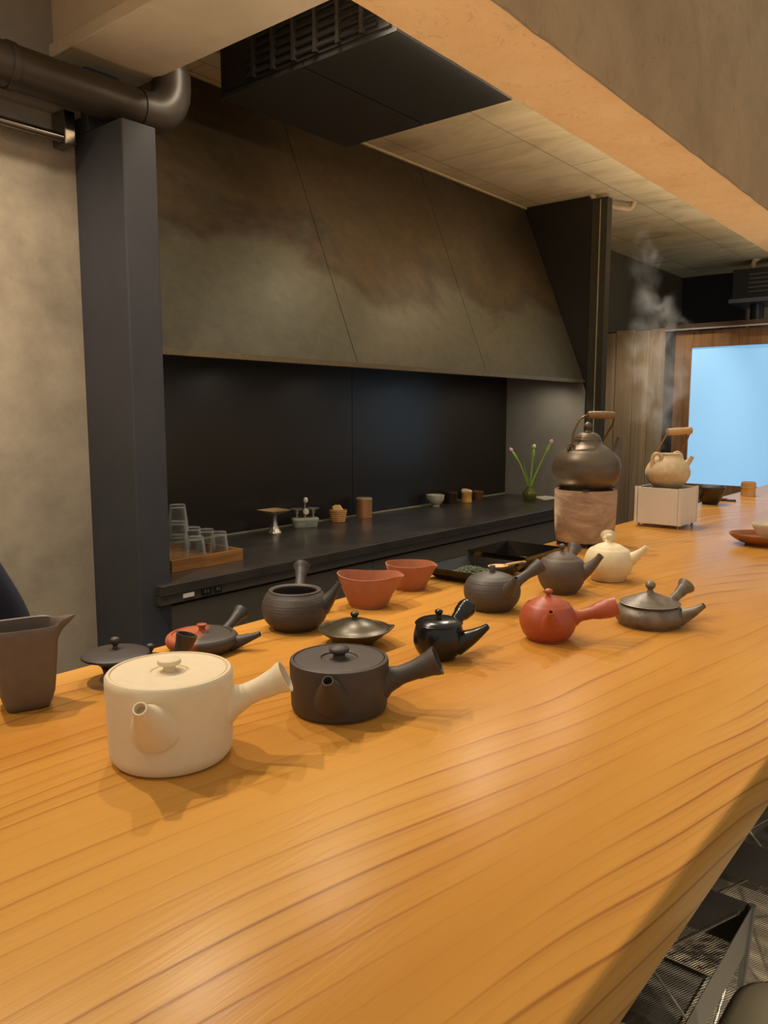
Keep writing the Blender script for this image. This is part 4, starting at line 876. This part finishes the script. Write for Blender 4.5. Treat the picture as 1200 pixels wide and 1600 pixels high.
pa.loft([[(-0.07, -0.04, 0.0), (0.09, -0.05, 0.0), (0.10, 0.045, 0.0), (-0.03, 0.05, 0.0)], [(-0.07, -0.04, 0.002), (0.09, -0.05, 0.004), (0.10, 0.045, 0.006), (-0.03, 0.05, 0.010)]])
tag(pa.build('paper_sheet', plain('white_paper', rgb(232, 226, 208), 0.7, 0, 0.02), None, (4.01, 2.11, SZ + 0.0005), 0), 'white paper sheet lying beside the green vase', 'paper')

# ------------------------------------------------------------------ guests' side: luggage baskets and stool
def m_mesh():
    k = NT('black_mesh_fabric'); tc = k.n('ShaderNodeTexCoord'); s = k.n('ShaderNodeSeparateXYZ'); k.l(tc.outputs['Object'], s.inputs[0])
    a = k.math('ADD', k.math('ADD', s.outputs[0], s.outputs[1]), 0.0)
    def line(v, f, w_): return k.math('LESS_THAN', k.math('FRACT', k.math('MULTIPLY', v, f)), w_)
    u = line(k.math('ADD', a, s.outputs[2]), 200, 0.34); v2 = line(k.math('SUBTRACT', k.math('SUBTRACT', s.outputs[0], s.outputs[1]), s.outputs[2]), 200, 0.34)
    al = k.math('MAXIMUM', u, v2)
    k.set(color=rgb(70, 64, 56), rough=0.6, alpha=al)
    return k.m
M_mesh = m_mesh()
M_fab = plain('black_nylon', rgb(60, 56, 52), 0.42, 0, 0.1, 30, 0.1, 60)
M_rod = plain('steel_rod', rgb(186, 176, 160), 0.25, 0.9)
def basket(label, x0, x1, y0, y1, h):
    cx_, cy_ = (x0 + x1) / 2, (y0 + y1) / 2
    o = thing('luggage_basket', label, 'basket', (cx_, cy_, 0), 0, 'folding baskets under the counter')
    X, Y = (x1 - x0) / 2, (y1 - y0) / 2; tp = 0.90
    def ring(s, z): return [(-X * s, -Y * s, z), (X * s, -Y * s, z), (X * s, Y * s, z), (-X * s, Y * s, z)]
    hb = h - 0.085; sb = tp + (1 - tp) * hb / h
    for i, (A, B) in enumerate(((0, 1), (1, 2), (2, 3), (3, 0))):
        r0, r1, r2 = ring(tp, 0.012), ring(sb, hb), ring(1.0, h)
        q0, q1, q2 = ring(tp - 0.008, 0.012), ring(sb - 0.008, hb), ring(0.992, h)
        MB().loft([[r1[A], r1[B], q1[B], q1[A]], [r2[A], r2[B], q2[B], q2[A]]]).build('rim_band', M_fab, o, smooth=0)
        MB().add([r0[A], r0[B], r1[B], r1[A]], [(0, 1, 2, 3)]).build('mesh_wall', M_mesh, o, smooth=0)
        MB().tube([q0[A], q2[A]], 0.007, 8).build('corner_sleeve', M_fab, o)
        # wire cross inside each wall
        def lerp(p, q, t): return tuple(p[k] * (1 - t) + q[k] * t for k in range(3))
        kx = ring(tp + 0.012 - 0.03, 0.02); ky = ring(0.965, h - 0.02)
        MB().tube([lerp(kx[A], kx[B], 0.04), lerp(ky[A], ky[B], 0.96)], 0.003, 8).build('wire', M_rod, o)
        MB().tube([lerp(kx[A], kx[B], 0.96), lerp(ky[A], ky[B], 0.04)], 0.003, 8).build('wire', M_rod, o)
        mx = [sum(t) / 4 for t in zip(kx[A], kx[B], ky[A], ky[B])]
        MB().lathe([(0, -0.006), (0.008, -0.006), (0.008, 0.006), (0, 0.006)], 12, mx).build('rivet', M_rod, o)
    MB().box(-X * tp, X * tp, -Y * tp, Y * tp, 0.004, 0.012).build('bottom', plain('beige_board', rgb(186, 174, 148), 0.7), o, smooth=0)
    return o
basket('black mesh folding basket on the floor nearest the viewer', 1.02, 1.445, 0.322, 0.69, 0.35)
basket('black mesh folding basket on the floor farther along the counter', 1.66, 2.085, 0.30, 0.67, 0.35)
so = thing('stool', 'stool with a rounded olive grey leather seat at the lower right', 'stool', (0.895, 0.060, 0))
def cushion(hx, hy, r, z0, z1):
    return MB().loft([rsq(hx - 0.03, hy - 0.03, r - 0.03, z0), rsq(hx - 0.008, hy - 0.008, r - 0.008, z0 + 0.006), rsq(hx, hy, r, z0 + 0.022), rsq(hx, hy, r, z1 - 0.028), rsq(hx - 0.006, hy - 0.006, r - 0.006, z1 - 0.012), rsq(hx - 0.02, hy - 0.02, r - 0.02, z1 - 0.003), rsq(hx - 0.05, hy - 0.05, r - 0.045, z1)])
cushion(0.195, 0.190, 0.075, 0.41, 0.49).build('seat', plain('olive_grey_leather', rgb(92, 86, 70), 0.42, 0, 0.06, 20, 0.15, 300), so, smooth=60)
for sx_ in (-1, 1):
    for sy_ in (-1, 1):
        MB().tube([(sx_ * 0.14, sy_ * 0.135, 0.415), (sx_ * 0.17, sy_ * 0.165, 0.0)], [0.013, 0.010], 14).build('leg', M_black, so)
for a, b_ in (((-0.16, -0.155), (0.16, -0.155)), ((-0.16, 0.155), (0.16, 0.155))):
    MB().tube([(a[0], a[1], 0.16), (b_[0], b_[1], 0.16)], 0.008, 12).build('stretcher', M_black, so)

# ------------------------------------------------------------------ person behind the counter (only a navy sleeve reaches into the frame)
def person():
    V = []; Ed = []; Rd = []
    def add(p, r, parent=None):
        V.append(p); Rd.append(r)
        if parent is not None: Ed.append((parent, len(V) - 1))
        return len(V) - 1
    pel = add((0, 0, 0.93), (0.155, 0.11)); sp1 = add((0, 0.005, 1.06), (0.14, 0.10), pel); ch = add((0, 0, 1.24), (0.155, 0.11), sp1)
    nb = add((0, 0.005, 1.375), (0.085, 0.07), ch); nk = add((0, -0.005, 1.43), (0.052, 0.052), nb)
    hd0 = add((0, -0.020, 1.49), (0.066, 0.078), nk); hd1 = add((0, -0.022, 1.56), (0.076, 0.090), hd0); add((0, -0.012, 1.63), (0.060, 0.070), hd1)
    for s in (1, -1):
        sh_ = add((s * 0.165, 0.01, 1.345), (0.062, 0.062), ch)
        el_ = add((s * 0.335, 0.03, 1.06) if s > 0 else (s * 0.25, 0.02, 1.07), (0.052, 0.052), sh_)
        wr = add((s * 0.255, -0.055, 0.915) if s > 0 else (s * 0.24, -0.12, 0.88), (0.034, 0.030), el_)
        if s > 0: base, f, o2 = Vector((0.235, -0.075, 0.895)), Vector((-0.75, -0.35, -0.55)).normalized(), Vector((0.3, -0.9, 0.2)).normalized()
        else: base, f, o2 = Vector((-0.24, -0.15, 0.85)), Vector((0.05, -0.45, -0.9)).normalized(), Vector((0.9, -0.3, 0.1)).normalized()
        pm = add(tuple(base + f * 0.03), (0.036, 0.020), wr)
        for k, (ln, off) in enumerate(((0.070, -0.028), (0.080, -0.010), (0.076, 0.010), (0.060, 0.028))):
            k0 = add(tuple(base + f * 0.075 + o2 * off), (0.0095, 0.0095), pm); k1 = add(tuple(base + f * (0.075 + ln * 0.5) + o2 * off * 1.05), (0.0085, 0.0085), k0)
            add(tuple(base + f * (0.075 + ln * 0.92) + o2 * off + Vector((0, 0.012, -0.01))), (0.007, 0.007), k1)
        t0 = add(tuple(base + f * 0.035 - o2 * 0.042), (0.0105, 0.0105), pm); add(tuple(base + f * 0.075 - o2 * 0.055), (0.0085, 0.0085), t0)
        hp = add((s * 0.09, 0.0, 0.86), (0.092, 0.095), pel); kn = add((s * 0.10, -0.01, 0.48), (0.060, 0.062), hp); an = add((s * 0.10, 0.015, 0.09), (0.040, 0.042), kn)
        add((s * 0.105, -0.13, 0.035), (0.042, 0.030), an)
    me = D.meshes.new('person'); me.from_pydata(V, Ed, []); o = D.objects.new('person_build', me); COL.objects.link(o)
    sk = o.modifiers.new('skin', 'SKIN'); sk.use_smooth_shade = True
    for i, r in enumerate(Rd): me.skin_vertices[0].data[i].radius = r
    me.skin_vertices[0].data[0].use_root = True
    ss = o.modifiers.new('sub', 'SUBSURF'); ss.levels = 2; ss.render_levels = 2
    dg = bpy.context.evaluated_depsgraph_get(); ev = o.evaluated_get(dg)
    nm = D.meshes.new_from_object(ev); D.objects.remove(o)
    navy = plain('navy_cotton', rgb(34, 36, 52), 0.85, 0, 0.1, 300, 0.3, 500); skin = plain('skin', rgb(206, 160, 126), 0.5); trs = plain('charcoal_trousers', rgb(40, 38, 38), 0.8)
    nm.materials.clear(); [nm.materials.append(x) for x in (navy, skin, trs)]
    for pl in nm.polygons:
        c = pl.center
        hand = (c.z < 0.925 and c.x > 0.16 and c.y < -0.03 and c.z > 0.7) or (c.x < -0.16 and c.y < -0.10 and 0.6 < c.z < 0.90)
        pl.material_index = 1 if (c.z > 1.405 or hand) else (2 if c.z < 0.82 else 0)
        pl.use_smooth = True
    p = D.objects.new('person', nm); COL.objects.link(p)
    tag(p, 'person in a navy top standing behind the counter at the left edge', 'person')
    hair = MB().lathe(prof([(0.083, -0.02), (0.092, 0.03), (0.084, 0.075), (0.05, 0.108), (0, 0.116)], 4), 32, (0, 0.006, 1.56), (0.92, 1.1)).build('hair', plain('black_hair', rgb(24, 21, 19), 0.5), p)
    MB().tube([(0, -0.108, 1.572), (0, -0.124, 1.545), (0, -0.110, 1.535)], [0.006, 0.011, 0.010], 10).build('nose', skin, p)
    for s in (-1, 1):
        MB().lathe(prof([(0, -0.008), (0.008, -0.005), (0.011, 0), (0.008, 0.005), (0, 0.008)], 3), 14, (s * 0.031, -0.100, 1.575)).build('eye', plain('eye_dark', rgb(40, 30, 26), 0.2), p)
        MB().tube([(s * 0.074, -0.01, 1.585), (s * 0.084, -0.005, 1.565), (s * 0.076, -0.01, 1.535)], [0.008, 0.012, 0.006], 10).build('ear', skin, p)
    MB().tube([(-0.024, -0.100, 1.505), (0, -0.108, 1.503), (0.024, -0.100, 1.505)], [0.003, 0.006, 0.003], 8).build('mouth', plain('lips', rgb(176, 110, 96), 0.5), p)
    return p
pe = person(); pe.location = (0.305, 1.36, -0.22)

# ------------------------------------------------------------------ steam above the small pot
def steam(label, stops, dens, loc, seed):
    """stops: (z, radius, x shift); the density fades towards the edge of the plume"""
    k = NT('steam_' + str(seed)); k.t.nodes.remove(k.b)
    H_ = stops[-1][0]
    tc = k.n('ShaderNodeTexCoord'); sx = k.n('ShaderNodeSeparateXYZ'); k.l(tc.outputs['Object'], sx.inputs[0])
    u = k.math('DIVIDE', sx.outputs[2], H_)
    rad = k.ramp(u, [(z / H_, (r, r, r, 1)) for z, r, q in stops]); sh_ = k.ramp(u, [(z / H_, (q + 0.5,) * 3 + (1,)) for z, r, q in stops])
    dx = k.math('SUBTRACT', sx.outputs[0], k.math('SUBTRACT', sh_, 0.5))
    rr = k.math('SQRT', k.math('ADD', k.math('MULTIPLY', dx, dx), k.math('MULTIPLY', sx.outputs[1], sx.outputs[1])))
    fall = k.math('MAXIMUM', k.math('SUBTRACT', 1.0, k.math('DIVIDE', rr, rad)), 0.0)
    v = k.coord((1, 1, 0.8), loc=(seed, 0, 0))
    warp = k.n('ShaderNodeTexNoise', inp={'Vector': v, 'Scale': 6.0, 'Detail': 2.0})
    vm = k.n('ShaderNodeVectorMath', operation='MULTIPLY_ADD'); k.l(warp.outputs['Color'], vm.inputs[0]); vm.inputs[1].default_value = (0.2, 0.2, 0.2); k.l(v, vm.inputs[2])
    f = k.noise(vm.outputs[0], 13.0, 4, 0.6, 0.6)
    d = k.ramp(k.math('ADD', f, k.math('MULTIPLY', fall, 0.16)), [(0.56, (0, 0, 0, 1)), (0.76, (1, 1, 1, 1))])
    d = k.math('MULTIPLY', d, k.math('SMOOTH_MIN', k.math('MULTIPLY', fall, 2.5), 1.0, 0.3))
    vol = k.n('ShaderNodeVolumeScatter'); vol.inputs['Color'].default_value = (1, 0.98, 0.95, 1); vol.inputs['Anisotropy'].default_value = 0.1
    k.l(k.math('MULTIPLY', d, dens), vol.inputs['Density']); k.l(vol.outputs[0], k.out.inputs['Volume'])
    b = MB().tube([(q, 0, z) for z, r, q in stops], [r * 1.02 for z, r, q in stops], 20)
    o = b.build('steam', k.m, None, loc); o.rotation_euler = (0, 0, facing(loc[0], loc[1]))
    return tag(o, label, 'steam')
steam('wispy white steam rising in front of the planks from the small tan pot', [(0.0, 0.03, 0.0), (0.06, 0.10, -0.01), (0.16, 0.17, -0.01), (0.30, 0.17, -0.01), (0.40, 0.12, -0.03), (0.50, 0.075, -0.05), (0.60, 0.085, -0.07), (0.72, 0.03, -0.09)], 3.0, (2.66, 0.96, Z(0.262)), 3.0)
